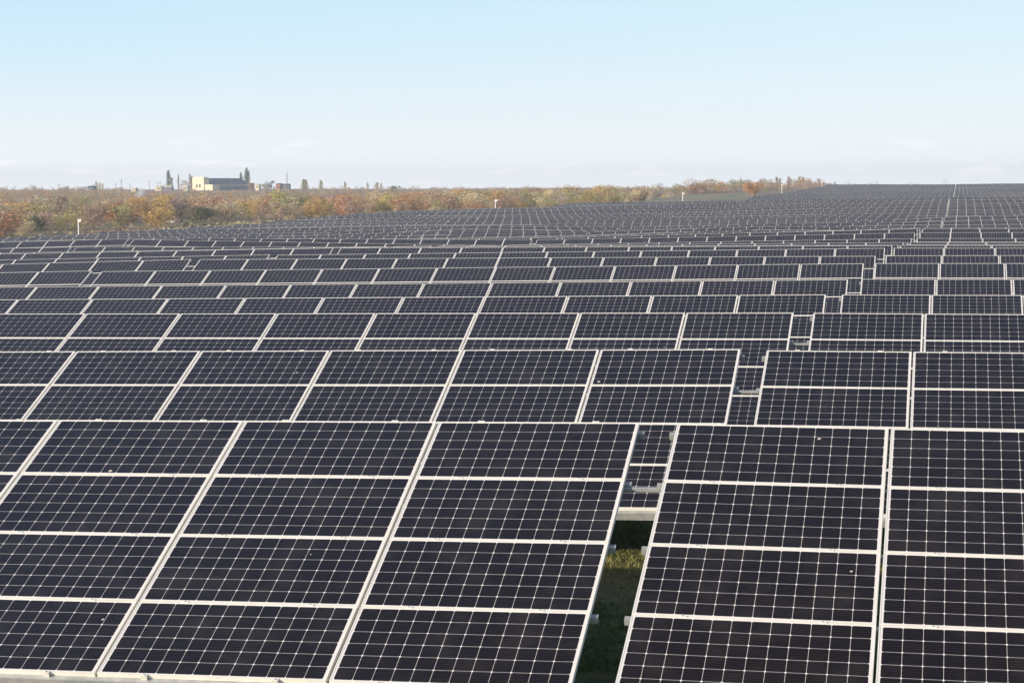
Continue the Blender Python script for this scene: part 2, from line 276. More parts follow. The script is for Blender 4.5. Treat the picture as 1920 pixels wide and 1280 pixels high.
# ------------------------------------------------------------------ ground
def ground_material():
    m = mat('field_ground', (0.1, 0.1, 0.05), 0.95, 0, 0.1); t = m.node_tree; b = t.nodes['Principled BSDF']
    tc = N(t, 'ShaderNodeTexCoord')
    def noise(scale, det=6, vec=None):
        nz = N(t, 'ShaderNodeTexNoise'); nz.inputs['Scale'].default_value = scale; nz.inputs['Detail'].default_value = det; t.links.new(tc.outputs['Object'], nz.inputs[0]); return nz.outputs[0]
    def mr(v, a, c):
        r = N(t, 'ShaderNodeMapRange'); r.inputs[1].default_value = a; r.inputs[2].default_value = c; t.links.new(v, r.inputs[0]); return r.outputs[0]
    def mix(f, a, c):
        x = N(t, 'ShaderNodeMix', data_type='RGBA'); t.links.new(f, x.inputs[0])
        for i, v in ((6, a), (7, c)):
            if isinstance(v, tuple): x.inputs[i].default_value = (*v, 1)
            else: t.links.new(v, x.inputs[i])
        return x.outputs[2]
    grass = mix(mr(noise(2.2), 0.4, 0.62), (0.035, 0.055, 0.016), (0.105, 0.10, 0.038))
    grass = mix(mr(noise(0.35), 0.45, 0.7), grass, (0.16, 0.10, 0.045))
    scrub = mix(mr(noise(0.12), 0.38, 0.62), (0.25, 0.19, 0.13), (0.18, 0.165, 0.10))
    scrub = mix(mr(noise(0.03), 0.5, 0.66), scrub, (0.28, 0.19, 0.13))
    at = N(t, 'ShaderNodeAttribute'); at.attribute_name = 'zone'; sp = N(t, 'ShaderNodeSeparateColor'); t.links.new(at.outputs['Color'], sp.inputs[0])
    c = mix(sp.outputs[0], grass, scrub)
    wheat = mix(mr(noise(0.08), 0.4, 0.65), (0.15, 0.17, 0.12), (0.29, 0.235, 0.165))
    wheat = mix(mr(noise(0.025), 0.62, 0.68), wheat, (0.34, 0.22, 0.14))
    c = mix(sp.outputs[1], c, wheat)
    c = mix(sp.outputs[2], c, (0.34, 0.235, 0.15))
    t.links.new(c, b.inputs['Base Color'])
    bu = N(t, 'ShaderNodeBump'); bu.inputs['Strength'].default_value = 0.5; bu.inputs['Distance'].default_value = 0.1; t.links.new(noise(7.0), bu.inputs['Height']); t.links.new(bu.outputs[0], b.inputs['Normal'])
    return m
def field_left(Y):                                     # left edge of the solar field
    return float(np.interp(Y, [0, 330, 480, 555, 575, 690, 700, 1240], [-158, -158, -160, -150, -133, -128, -84, -70]))
xs = np.r_[-12000, -7000, -4000, -2500, -1500, np.arange(-1000, -220, 25), np.arange(-220, 80, 6), np.arange(80, 330, 25), 600, 1200, 2500, 5000, 12000]
ys = np.r_[-4000, -1500, -500, -150, np.arange(-80, 340, 6), np.arange(340, 1320, 8), np.arange(1320, 2020, 35), 3000, 5000, 9000, 16000]
GX, GY = np.meshgrid(xs, ys); gxf, gyf = GX.ravel(), GY.ravel(); gzz = ground(gxf, gyf)
nx, ny = len(xs), len(ys)
me = bpy.data.meshes.new('ground')
idx = np.arange(nx*ny).reshape(ny, nx)
faces = np.stack([idx[:-1, :-1], idx[:-1, 1:], idx[1:, 1:], idx[1:, :-1]], -1).reshape(-1, 4)
me.from_pydata(np.stack([gxf, gyf, gzz], 1).tolist(), [], faces.tolist())
za = me.color_attributes.new('zone', 'FLOAT_COLOR', 'POINT')
fl = np.array([field_left(y) for y in gyf])
zr = np.clip((fl-4-gxf)/6, 0, 1); zr = np.maximum(zr, (gyf > 1250)*1.0)
zg = ((gxf > -165) & (gxf < fl+6) & (gyf > 730) & ((gyf < 1080) | ((gxf > fl-16) & (gyf < 1300))))*1.0
zb = ((gyf > 1650) & (gyf < 2050) & (gxf > -640) & (gxf < -380) & (np.sin(gxf*0.021+gyf*0.013) > 0.35))*1.0
za.data.foreach_set('color', np.stack([zr, zg, zb, np.ones_like(zr)], 1).astype(np.float32).ravel())
me.polygons.foreach_set('use_smooth', [True]*len(me.polygons)); me.materials.append(ground_material()); me.update()
tag(link('ground', me), kind='structure')
# ------------------------------------------------------------------ solar tables
def frame_mesh(detail=True):
    b = MB(); lip, dp = 0.011, 0.038
    x, y = PW/2, PH/2
    b.box(-x, x, -y, -y+lip, -dp, 0); b.box(-x, x, y-lip, y, -dp, 0)
    b.box(-x, -x+lip, -y+lip, y-lip, -dp, 0); b.box(x-lip, x, -y+lip, y-lip, -dp, 0)
    if detail:                                         # the shallow outer groove along each side of the extrusion
        b.box(-x-.002, -x, -y, y, -dp, -dp+.006); b.box(x, x+.002, -y, y, -dp, -dp+.006)
    return b
FRAME_ME = frame_mesh().mesh('panel_frame', [M_FRAME])
def glass_mesh():
    me = bpy.data.meshes.new('cell_glass'); x, y = PW/2-0.011, PH/2-0.011
    me.from_pydata([(-x,-y,-.002),(x,-y,-.002),(x,y,-.002),(-x,y,-.002),(-x,-y,-.008),(x,-y,-.008),(x,y,-.008),(-x,y,-.008)], [], [(0,1,2,3),(7,6,5,4)])
    u = me.uv_layers.new(name='UVMap'); vals = [(-x,-y),(x,-y),(x,y),(-x,y)]+[(-x,y),(x,y),(x,-y),(-x,-y)]
    u.data.foreach_set('uv', np.array(vals, np.float32).ravel()); me.materials.append(M_CELL); return me
GLASS_ME = glass_mesh()
def clamp_mesh():
    b = MB(); b.box(-.032, .032, -.009, .013, .0005, .0045); b.tube((0, .002, .004), (0, .002, .010), .0065, n=6, m=1)
    return b.mesh('clamp', [M_FRAME, M_BOLT])
CLAMP_ME = clamp_mesh()
def endclamp_mesh():
    b = MB(); b.box(-.025, .025, -.022, .008, .0005, .004); b.box(-.025, .025, -.026, -.022, -.036, .004); b.tube((0, -.012, .004), (0, -.012, .011), .007, n=6, m=1)
    return b.mesh('clamp', [M_FRAME, M_BOLT])
ENDCLAMP_ME = endclamp_mesh()
def purlin_mesh(top=False, bottom=False):              # open C section along x, local y up the slope, z out of the plane
    b = MB(); L = LEN/2; e = 0.062; h = 0.10 if bottom else 0.058; w_ = 0.050
    y0, y1 = (-0.060, 0.010) if bottom else (-w_/2, w_/2)
    z1 = -0.040; z0 = z1-h
    b.box(-L-e, L+e, y0, y1, z1-.004, z1)
    b.box(-L-e, L+e, y0, y0+.004, z0, z1-.004)
    b.box(-L-e, L+e, y0+.004, y1, z0, z0+.004)
    b.box(-L-e, L+e, y1-.004, y1, z1-.022, z1-.004)
    return b
PURLINS = {}
for nm, kw in (('mid', {}), ('bottom', dict(bottom=True))):
    bb = purlin_mesh(**kw)
    if nm == 'bottom':
        for xx in np.arange(-LEN/2+2.65, LEN/2, 4.32):
            for dx in (-.10, -.035, .04, .10): bb.tube((xx+dx, -0.060, -.085), (xx+dx, -0.074, -.085), .012, n=6, m=1)
            bb.box(xx-.0015, xx+.0015, -.0618, -.0605, -.139, -.041, 1)
    PURLINS[nm] = bb.mesh('purlin', [M_STEEL, M_BOLT])
CT, ST = math.cos(TILT), math.sin(TILT)
LOWZ = HT-4*PV*ST
def on_plane(x, s, n=0.0):                             # table-local point: s metres down the slope from the top edge, n out of the plane
    return (x, 2*PV*CT-s*CT-n*ST, HT-s*ST+n*CT)
def support_mesh():
    b = MB()
    def beam(p, q, wx, wy):
        p = Vector(p); q = Vector(q); d = (q-p); L = d.length; d.normalize(); xx = Vector((1, 0, 0)); yy = d.cross(xx)
        M = Matrix((( xx.x, yy.x, d.x, p.x), (xx.y, yy.y, d.y, p.y), (xx.z, yy.z, d.z, p.z), (0, 0, 0, 1)))
        b.box(-wx/2, wx/2, -wy/2, wy/2, 0, L, M=M)
    beam(on_plane(0, 0.25, -.19), on_plane(0, 3.85, -.19), .06, .10)
    for s in (1.05, 3.2):
        p = on_plane(0, s, -.22); beam((0, p[1], -0.35), p, .07, .11)
    beam(on_plane(.05, 2.3, -.22), (.05, on_plane(0, 1.05)[1], .75), .04, .04)
    return b.mesh('support_frame', [M_STEEL])
SUP_ME = support_mesh()
SUP_X = [-12.1, -8.07, -4.03, 0.0, 4.03, 8.07, 12.1]
def coupling_mesh():
    b = MB(); b.box(-.30, .30, -.017, .017, -.078, -.046); b.box(-.215, -.205, -.019, .019, -.080, -.044); b.box(.12, .13, -.019, .019, -.080, -.044)
    return b.mesh('coupling_bar', [M_STEEL])
COUP_ME = coupling_mesh()
def make_table(full, clamps, coupling):
    root = empty('solar_table', (0, 0, 0)); tilt = (TILT, 0, 0); rj = random.Random(3)
    x_of = [-LEN/2+PW/2+j*P for j in range(13)]
    for i in range(4):
        for j in range(13):
            p = on_plane(x_of[j], (i+.5)*PV)
            f = link('solar_panel', FRAME_ME, root, (p[0]+rj.uniform(-.002, .002), p[1], p[2]+rj.uniform(-.001, .0015)), (TILT+rj.uniform(-.0022, .0022), rj.uniform(-.0012, .0012), rj.uniform(-.0012, .0012)))
            link('cell_glass', GLASS_ME, f)
            if clamps:
                for dx in (-.56, .56):
                    link('clamp', CLAMP_ME, f, (dx, PH/2+.003, 0))
                    if i == 3: link('clamp', ENDCLAMP_ME, f, (dx, -PH/2, 0))
    for s in (0.12, 1.0, 2.0, 3.0): link('purlin', PURLINS['mid'], root, on_plane(0, s*PV), tilt)
    link('purlin', PURLINS['bottom'], root, on_plane(0, 4*PV-.01), tilt)
    if coupling: link('coupling_bar', COUP_ME, root, on_plane(LEN/2+.20, 1.05*PV, -.012), tilt)
    if full:
        for xx in SUP_X: link('support_frame', SUP_ME, root, (xx, 0, 0))
    return root
def far_table_mesh():
    b = MB(); uvs = []
    Mt = Matrix.Rotation(TILT, 4, 'X'); fb = frame_mesh(False)
    g = []
    for i in range(4):
        for j in range(13):
            M = Matrix.Translation(on_plane(-LEN/2+PW/2+j*P, (i+.5)*PV)) @ Mt; k0 = len(b.v)
            b.v += [tuple(M @ Vector(p)) for p in fb.v]; b.f += [tuple(q+k0 for q in f) for f in fb.f]; b.m += [0]*len(fb.f); b.c += fb.c
            x, y = PW/2-.011, PH/2-.011
            b.quad(*[tuple(M @ Vector(p)) for p in ((-x,-y,-.002),(x,-y,-.002),(x,y,-.002),(-x,y,-.002))], m=1); g.append(len(b.f)-1)
    M = Matrix.Translation(on_plane(0, 4*PV-.01)) @ Mt; b.box(-LEN/2-.08, LEN/2+.08, -.06, .01, -.14, -.04, 2, M=M)
    for s in (0.12, 2.0):
        M = Matrix.Translation(on_plane(0, s)) @ Mt; b.box(-LEN/2-.08, LEN/2+.08, -.03, .03, -.11, -.04, 2, M=M)
    for xx in SUP_X:
        for s in (1.05, 3.2):
            p = on_plane(xx, s, -.14); b.box(xx-.035, xx+.035, p[1]-.05, p[1]+.05, -.3, p[2], 2)
    me = b.mesh('solar_table', [M_FRAME, M_CELL, M_STEEL]); u = me.uv_layers.new(name='UVMap')
    arr = np.zeros((len(me.loops), 2), np.float32); x, y = PW/2-.011, PH/2-.011
    for fi in g:
        ls = me.polygons[fi].loop_start; arr[ls:ls+4] = [(-x,-y),(x,-y),(x,y),(-x,y)]
    u.data.foreach_set('uv', arr.ravel()); return me
FAR_ME = far_table_mesh()
def place(xl, xr, Y, zl, zr):
    s = (zr-zl)/(xr-xl); a = -math.atan(s); zc = (zl+zr)/2+CZ; xc = (xl+xr)/2
    return (xc-HT*math.sin(a), Y-2*PV*CT, zc-HT*math.cos(a)), (0, a, 0)
def copy_tree(o, parent=None):
    c = o.copy(); COL.objects.link(c); c.parent = parent
    for ch in KIDS.get(o.name, []): copy_tree(ch, c)
    return c
ORD = ['front', 'second', 'third', 'fourth', 'fifth', 'sixth', 'seventh', 'eighth', 'ninth', 'tenth', 'eleventh', 'twelfth', 'thirteenth', 'fourteenth', 'fifteenth', 'sixteenth']
COLN = {-1: 'just right of the long gap', -2: 'second right of the long gap', 0: 'just left of the long gap', 1: 'second left of the long gap', 2: 'third left of the long gap', 3: 'fourth left of the long gap', 4: 'fifth left of the long gap', 5: 'sixth left of the long gap', 6: 'seventh left of the long gap'}
GROUP = 'dark solar tables in rows across the field'
protos = {}
KIDS = {}
for key in (('front'), ('near'), ('mid')):
    r = make_table(key != 'mid', key == 'front', True); protos[key] = r
for o in list(bpy.data.objects):
    if o.parent is not None: KIDS.setdefault(o.parent.name, []).append(o)
count = 0; first = {}
for (k, c), (zl, zr) in sorted(NEAR.items()):
    key = 'front' if k <= 2 else ('near' if k <= 6 else 'mid')
    xl, xr = table_x(c, k)
    if key in first: o = copy_tree(protos[key])
    else: o = protos[key]; first[key] = 1
    o.location, o.rotation_euler = place(xl, xr, row_y(k), zl, zr)
    ex = {1: ', nearest the camera', 2: ''}.get(k, '')
    tag(o, f'solar table in the {ORD[k-1]} row{ex}, {COLN[c]}', 'solar table', GROUP); count += 1
# far rows
stuff_v = []
fv = np.empty(len(FAR_ME.vertices)*3, np.float32); FAR_ME.vertices.foreach_get('co', fv); fv = fv.reshape(-1, 3)
far = []
rngt = random.Random(5)
for k in range(30, 138):
    Y = row_y(k)
    for c in range(-3, 7):
        xl, xr = table_x(c, k); xm = (xl+xr)/2
        if xl < field_left(Y)-9: continue
        if 40 <= k <= 44 and xm > -70: continue           # service road across the field
        zl, zr = ztop([xl, xr], [Y, Y])+0.13*np.sin(k*2.4+np.array([xl, xr])*.011)+0.06*np.sin(k*5.1+np.array([xl, xr])*.03)
        pa = proj(xl, Y, zl)[0]; pb = proj(xr, Y, zr)[0]
        if pb < -15 or pa > 1935: continue
        zl += rngt.uniform(-.02, .02); zr += rngt.uniform(-.02, .02)
        far.append((k, c, xl, xr, Y, zl, zr))
# what the nearer rows hide from this side is left out: keep a table if its top edge clears the rows in front
vis = []
prof = np.full(2400, 1e9)                              # lowest pixel row still open above the nearer tables, per column
def span(xl, xr, Y, zl, zr):
    a = proj(xl, Y, zl); b = proj(xr, Y, zr); i0, i1 = int(max(0, a[0]+200)), int(min(2399, b[0]+200))
    ii = np.arange(i0, i1+1); return ii, a[1]+(b[1]-a[1])*(ii-200-a[0])/max(1e-6, b[0]-a[0])
for (k, c), (zl, zr) in sorted(NEAR.items()):
    ii, yy = span(*table_x(c, k), row_y(k), zl, zr); prof[ii] = np.minimum(prof[ii], yy)
for t in far:
    ii, yy = span(*t[2:]);
    if len(ii) and (yy < prof[ii]+0.25).mean() > 0.08: vis.append(t)
    prof[ii] = np.minimum(prof[ii], yy)
singles = [t for t in vis][:max(0, 298-count)]; rest = vis[len(singles):]
print('near tables', count, 'far singles', len(singles), 'rest', len(rest))
FARCOL = {-3: 'third stack right of the long gap', -2: 'second stack right of the long gap', -1: 'stack just right of the long gap', 0: 'stack just left of the long gap'}
for i, (k, c, xl, xr, Y, zl, zr) in enumerate(singles):
    o = link('solar_table', FAR_ME); o.location, o.rotation_euler = place(xl, xr, Y, zl, zr)
    zone = 'beyond the hollow' if k < 46 else 'on the rising far slope'
    where = COLN[c].replace('just', 'straight') if c in COLN else 'far right'
    tag(o, f'small distant solar table {zone}, {where}', 'solar table', GROUP)
V = []
for (k, c, xl, xr, Y, zl, zr) in rest:
    loc, rot = place(xl, xr, Y, zl, zr); R3 = np.array(Matrix.Rotation(rot[1], 3, 'Y')); V.append(fv @ R3.T+np.array(loc))
if rest:
    nv = len(fv); nl = len(FAR_ME.loops); npol = len(FAR_ME.polygons); m_ = len(rest)
    li = np.empty(nl, np.int32); FAR_ME.loops.foreach_get('vertex_index', li)
    ls = np.empty(npol, np.int32); FAR_ME.polygons.foreach_get('loop_start', ls); mi = np.empty(npol, np.int32); FAR_ME.polygons.foreach_get('material_index', mi)
    uv = np.empty(nl*2, np.float32); FAR_ME.uv_layers[0].data.foreach_get('uv', uv)
    me = bpy.data.meshes.new('solar_tables_far'); me.vertices.add(nv*m_); me.vertices.foreach_set('co', np.concatenate(V).astype(np.float32).ravel())
    me.loops.add(nl*m_); me.loops.foreach_set('vertex_index', np.concatenate([li+nv*i for i in range(m_)]))
    me.polygons.add(npol*m_); me.polygons.foreach_set('loop_start', np.concatenate([ls+nl*i for i in range(m_)])); me.polygons.foreach_set('material_index', np.tile(mi, m_))
    u = me.uv_layers.new(name='UVMap'); u.data.foreach_set('uv', np.tile(uv, m_))
    for x in (M_FRAME, M_CELL, M_STEEL): me.materials.append(x)
    me.update(calc_edges=True); me.validate()
    tag(link('distant_solar_tables', me), 'mass of tiny solar tables packed in rows up to the horizon', 'solar tables', kind='stuff')
# ------------------------------------------------------------------ grass in the gap by the camera
def grass_patch(x0, x1, y0, y1, nb, seed):
    rg = np.random.default_rng(seed); b = MB()
    X = rg.uniform(x0, x1, nb); Y = rg.uniform(y0, y1, nb); Z = ground(X, Y)
    for x, y, z in zip(X, Y, Z):
        h = rg.uniform(.025, .075)*(1.0+0.8*math.sin(x*2.1+y*1.7)*math.sin(y*.9)); a = rg.uniform(0, 6.28); wd = rg.uniform(.006, .013)
        dx, dy = math.cos(a)*wd, math.sin(a)*wd; lx, ly = rg.normal(0, .05, 2)
        t = rg.random(); dry = 0.5+0.5*math.sin(x*1.3+1)*math.cos(y*1.9)
        c0 = np.array((.060, .095, .025)); c1 = np.array((.46, .43, .17)); c2 = np.array((.42, .24, .10)); lit_band = math.exp(-((y-24.1+.5*math.sin(x*1.7))/.9)**2); c = c0+(c1-c0)*min(1, max(0, t*.45+dry*.25-.3+lit_band*.45))  # straw brightening paints the sunlit strip into the blades; orange is dirt colour
        if lit_band > .35 and rg.random() < .35*(1 if x > -2.6 else .2): c = c2; h *= .6
        i = len(b.v); b.v += [(x-dx, y-dy, z-.01), (x+dx, y+dy, z-.01), (x+lx, y+ly, z+h)]; b.f.append((i, i+1, i+2)); b.m.append(0); b.c.append(tuple(c))
    return b
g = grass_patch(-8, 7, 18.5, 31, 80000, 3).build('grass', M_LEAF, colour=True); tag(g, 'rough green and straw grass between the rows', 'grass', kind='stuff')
b = MB(); rw = random.Random(4); bx_, by_ = -1.86, 24.3; bz_ = gz(bx_, by_)
for s in range(9):
    a = rw.uniform(0, 6.28); p = Vector((bx_, by_, bz_)); d = Vector((math.cos(a)*.35, math.sin(a)*.35, 1)).normalized()
    for q in range(5):
        d = (d+Vector((rw.uniform(-.25, .25), rw.uniform(-.25, .25), 0))).normalized(); p2 = p+d*rw.uniform(.08, .15); b.tube(p, p2, .006-.001*q, .005-.001*q, 4, col=(.22, .10, .05), cap=False)
        for z_ in range(3):
            e_ = Vector((rw.uniform(-1, 1), rw.uniform(-1, 1), rw.uniform(-.3, 1))).normalized(); f_ = e_.orthogonal()*.012
            b.quad(tuple(p2-f_), tuple(p2+e_*.05-f_), tuple(p2+e_*.05+f_), tuple(p2+f_), col=(.26, .12, .05))
        p = p2
tag(b.build('weed', M_LEAF, colour=True), 'dry reddish weed in the grass under the second row', 'weed')
# ------------------------------------------------------------------ trees and shrubs
def clump(b, rg, c, r, nq, size, col, squash=0.8, up=0.0, shell=0.5):
    for _ in range(nq):
        v = rg.normal(size=3); v /= np.linalg.norm(v)+1e-9; rr = shell+(1-shell)*rg.random()**0.5
        p = np.array(c)+v*np.array([r, r, r*squash])*rr
        if p[2] < 0.05: continue
        n = rg.normal(size=3)+v*0.8; n /= np.linalg.norm(n); t = np.cross(n, [0, 0, 1.0]); t /= np.linalg.norm(t)+1e-9; q = np.cross(n, t)
        s = size*rg.uniform(.45, 1.1); s2 = s*rg.uniform(.35, .8)
        cc = np.array(col)*rg.uniform(.8, 1.2)*np.array([1+rg.normal()*.06, 1, 1+rg.normal()*.07])
        b.quad(tuple(p-t*s-q*s2), tuple(p+t*s-q*s2*.4), tuple(p+t*s*.7+q*s2), tuple(p-t*s*.8+q*s2*.6), col=tuple(np.clip(cc, 0, 1)))
def twig(b, rg, a, d, L, r, lev, col):
    a = np.array(a, float); d = np.array(d, float)/np.linalg.norm(d); e_ = a+d*L
    b.tube(a, e_, r, r*.55, 4, col=col, cap=False)
    if lev <= 0: return
    for _ in range(3):
        nd = d+rg.normal(size=3)*.55; nd[2] = abs(nd[2])*.8+.15; twig(b, rg, a+(e_-a)*rg.uniform(.45, 1), nd, L*rg.uniform(.5, .8), r*.55, lev-1, col)
def crown_mb(kind, rg, h=1.0):
    """unit-ish shrub or tree, height about h metres; returns crown and trunk builders"""
    b = MB(); tr = MB(); W = (1, 1, 1)
    if kind in ('shrub', 'bush'):
        nl = rg.integers(6, 10)
        for i in range(nl):
            a = rg.uniform(0, 6.28); rr = rg.uniform(0, .42)*h; hz = rg.uniform(.18, .74)*h
            c = (math.cos(a)*rr, math.sin(a)*rr, hz); tone = rg.uniform(.75, 1.25)
            clump(b, rg, c, rg.uniform(.20, .33)*h, 150, .031*h, (tone, tone*rg.uniform(.93, 1.05), tone*rg.uniform(.85, 1.05)), .85)
        for i in range(16):
            a = rg.uniform(0, 6.28); twig(b, rg, (math.cos(a)*.12*h, math.sin(a)*.12*h, 0), (math.cos(a)*.6, math.sin(a)*.6, 1), .42*h, .010*h, 2, (.8, .75, .72))
    elif kind == 'tree':
        tr.tube((0, 0, 0), (.02*h, 0, .42*h), .035*h, .022*h, 6)
        for i in range(5):
            a = i*1.26+rg.uniform(-.3, .3); tr.tube((.015*h, 0, (.22+.04*i)*h), (math.cos(a)*.24*h, math.sin(a)*.24*h, .62*h), .016*h, .006*h, 5)
        for i in range(11):
            a = rg.uniform(0, 6.28); rr = rg.uniform(.02, .36)*h; hz = rg.uniform(.2, .84)*h; tone = rg.uniform(.75, 1.25)
            clump(b, rg, (math.cos(a)*rr, math.sin(a)*rr, hz), rg.uniform(.13, .22)*h, 125, .028*h, (tone, tone*rg.uniform(.93, 1.05), tone), .85)
    elif kind == 'bare':
        tr.tube((0, 0, 0), (.02*h, 0, .35*h), .03*h, .02*h, 6)
        for i in range(9): 
            a = i*.7; twig(b, rg, (.015*h, 0, (.18+.03*i)*h), (math.cos(a)*.8, math.sin(a)*.8, 1.1), .34*h, .015*h, 3, W)
    elif kind == 'poplar':
        tr.tube((0, 0, 0), (0, 0, .9*h), .022*h, .006*h, 6)
        for i in range(15):
            z = (.10+.058*i)*h; wd = .105*h*math.sin(min(1, (z/h+.12))*2.6)+.012*h; a = rg.uniform(0, 6.28)
            clump(b, rg, (math.cos(a)*wd*.5, math.sin(a)*wd*.5, z), wd, 60, .030*h, (1, 1, 1), 1.6)
    elif kind == 'conifer':
        tr.tube((0, 0, 0), (0, 0, .9*h), .03*h, .006*h, 6)
        for i in range(12):
            z = (.08+.075*i)*h; clump(b, rg, (0, 0, z), (1.02-z/h)*.26*h, 46, .03*h, (1, 1, 1), .5)
    return b, tr
rg = np.random.default_rng(11)
VAR = {}
for kind, cnt in (('shrub', 7), ('tree', 5), ('bare', 3), ('poplar', 3), ('conifer', 1)):
    for i in range(cnt):
        cb, tb = crown_mb(kind, rg); nm = 'shrub' if kind == 'shrub' else 'crown'
        VAR.setdefault(kind, []).append((cb.mesh(nm, [M_LEAF], True), tb.mesh('trunk', [M_PALEBARK if kind == 'bare' else M_BARK]) if tb.v else None, cb))
PAL = {'rust': ((0.520, 0.294, 0.167), 'rust brown'), 'brown': ((0.452, 0.322, 0.227), 'dull brown'), 'ochre': ((0.588, 0.400, 0.151), 'ochre yellow'), 'olive': ((0.373, 0.333, 0.146), 'olive green'),
       'mauve': ((0.441, 0.311, 0.254), 'mauve brown leafless'), 'straw': ((0.588, 0.488, 0.324), 'straw coloured'), 'green': ((.11, .13, .065), 'dark green'), 'grey': ((0.441, 0.377, 0.302), 'grey brown'),
       'lime': ((0.463, 0.422, 0.162), 'yellow green'), 'orange': ((0.610, 0.333, 0.130), 'orange'), 'darkrust': ((.20, .08, .045), 'dark rust')}
nplant = [0]
def plant(kind, X, Y, h, tone, label, cat='tree', group=None, wide=1.0, sink=0.12, v=None):
    vs = VAR[kind]; me, tm, cb = vs[(nplant[0] if v is None else v) % len(vs)]; nplant[0] += 1
    rz = rg.uniform(0, 6.28); z = gz(X, Y)-sink; c = PAL[tone][0]; j = rg.uniform(.85, 1.15); col = (c[0]*j*rg.uniform(.94, 1.06), c[1]*j, c[2]*j*rg.uniform(.9, 1.1), 1)
    nm = {'shrub': 'shrub', 'tree': 'tree', 'bare': 'bare_tree', 'poplar': 'poplar_tree', 'conifer': 'conifer_tree'}[kind]
    if tm is None:
        o = link(nm, me, None, (X, Y, z), (0, 0, rz)); o.scale = (h*wide, h*wide, h); o.color = col
    else:
        o = empty(nm, (X, Y, z), rz); o.scale = (h*wide, h*wide, h); a = link('crown', me, o); a.color = col; link('trunk', tm, o)
    tag(o, label, cat, group); return o
def pix_ground(px, py, lo=250, hi=2600):              # where the sight line through a pixel first meets the ground
    Ys = np.linspace(lo, hi, 900); d = ray(px, py); Xs = Ys/d[1]*d[0]; zs = Ys/d[1]*d[2]+CZ; gr = ground(Xs, Ys)
    i = np.nonzero(zs < gr)[0]
    return (Xs[i[0]], Ys[i[0]]) if len(i) else None
def in_field(X, Y, pad=6): return X > field_left(Y)-pad and Y < 1250
# singled-out plants of the scrub (pixel of the base, height in metres)
NAMED = [
 ('shrub', 60, 425, 8.5, 'olive', 'big olive and orange shrub at the left end of the thicket', 1.1), ('shrub', 72, 434, 5.5, 'green', 'dark green bush low in front of the olive shrub at the far left', 1.0),
 ('shrub', 44, 443, 4.5, 'straw', 'pale straw coloured bush at the field edge near the left end', 1.1), ('tree', 117, 398, 7.5, 'darkrust', 'dark rust red tree standing out of the scrub above the white pole', 1.0),
 ('bare', 152, 412, 9.5, 'straw', 'pale forked dead tree just above the white pole', 1.0), ('bare', 92, 420, 8.0, 'straw', 'thin pale bare tree between the green bush and the white pole', .9),
 ('shrub', 160, 422, 4.5, 'green', 'dark green bush beside the head of the white pole', 1.5), ('shrub', 125, 432, 6.5, 'lime', 'yellow green shrub just left of the white pole', 1.1),
 ('tree', 275, 418, 9.5, 'ochre', 'large golden ochre tree below the smoke', 1.3), ('tree', 300, 413, 9.0, 'ochre', 'yellow tree with a dark green patch below the small cream shed', 1.2),
 ('shrub', 300, 385, 5.0, 'green', 'dark green crown showing over the ochre trees', 1.1), ('tree', 340, 416, 9.5, 'mauve', 'mauve brown rounded tree right of the ochre trees', 1.2),
 ('shrub', 372, 418, 6.0, 'green', 'wide dark green bush in the middle of the left thicket', 1.6), ('tree', 467, 412, 7.5, 'ochre', 'yellow leaved slender tree right of the dark green bush', 1.0),
 ('tree', 530, 405, 10.0, 'lime', 'large yellow green tree at the field edge', 1.2), ('tree', 562, 403, 9.0, 'olive', 'olive tree right beside the large yellow green one', 1.1),
 ('bare', 612, 398, 6.0, 'straw', 'pale cream bare tree beside a dark green bush', 1.0), ('shrub', 628, 397, 4.5, 'green', 'dark green bush right of the pale cream tree', 1.0),
 ('shrub', 675, 392, 4.0, 'mauve', 'small dark mauve bush above the stepped end of the field', 1.0), ('shrub', 690, 396, 3.6, 'lime', 'low yellow green bush at the field edge past the small mauve bush', 1.5),
 ('shrub', 781, 388, 5.5, 'straw', 'pale rounded straw shrub in the middle thicket', 1.0), ('shrub', 765, 378, 5.0, 'green', 'green crown behind the pale rounded shrub', 1.0), ('shrub', 811, 386, 4.6, 'lime', 'bright yellow green narrow bush left of the second white pole', .9),
 ('shrub', 962, 388, 4.4, 'straw', 'straw coloured bush right of the second white pole', 1.5), ('shrub', 1010, 380, 5.4, 'lime', 'yellow green shrub in the middle thicket beyond the second pole', 1.3),
 ('shrub', 1075, 377, 6.0, 'lime', 'yellow green shrub at the stepped field corner', 1.2), ('shrub', 1120, 376, 6.2, 'olive', 'olive shrub right of the stepped field corner', 1.3), ('shrub', 1210, 367, 5.2, 'straw', 'straw and ochre shrub left of the third white pole', 1.3),
 ('shrub', 1268, 364, 6.4, 'olive', 'olive shrub standing behind the third white pole', 1.3), ('shrub', 1330, 361, 6.6, 'straw', 'pale straw shrub on the green bank', 1.5), ('shrub', 1378, 357, 5.0, 'olive', 'dark olive bush on the green bank', 1.4),
 ('tree', 1415, 354, 6.4, 'orange', 'orange leaved tree on top of the green bank', 1.3), ('shrub', 1300, 364, 6.0, 'rust', 'rust brown shrub at the foot of the green bank', 1.4), ('shrub', 1352, 361, 4.6, 'ochre', 'ochre shrub halfway along the green bank', 1.6)]
named_at = []
for kind, px, py, h, tone, lab, wide in NAMED:
    g_ = pix_ground(px, py)
    if g_ is None: g_ = tuple(at_Y(px, py, 900)[:2])
    X, Y = g_
    if in_field(X, Y): X = field_left(Y)-8
    named_at.append((X, Y)); plant(kind, X, Y, h*(1.5 if px > 1290 else .97), tone, lab, 'shrub' if kind == 'shrub' else 'tree', None, wide*1.1)
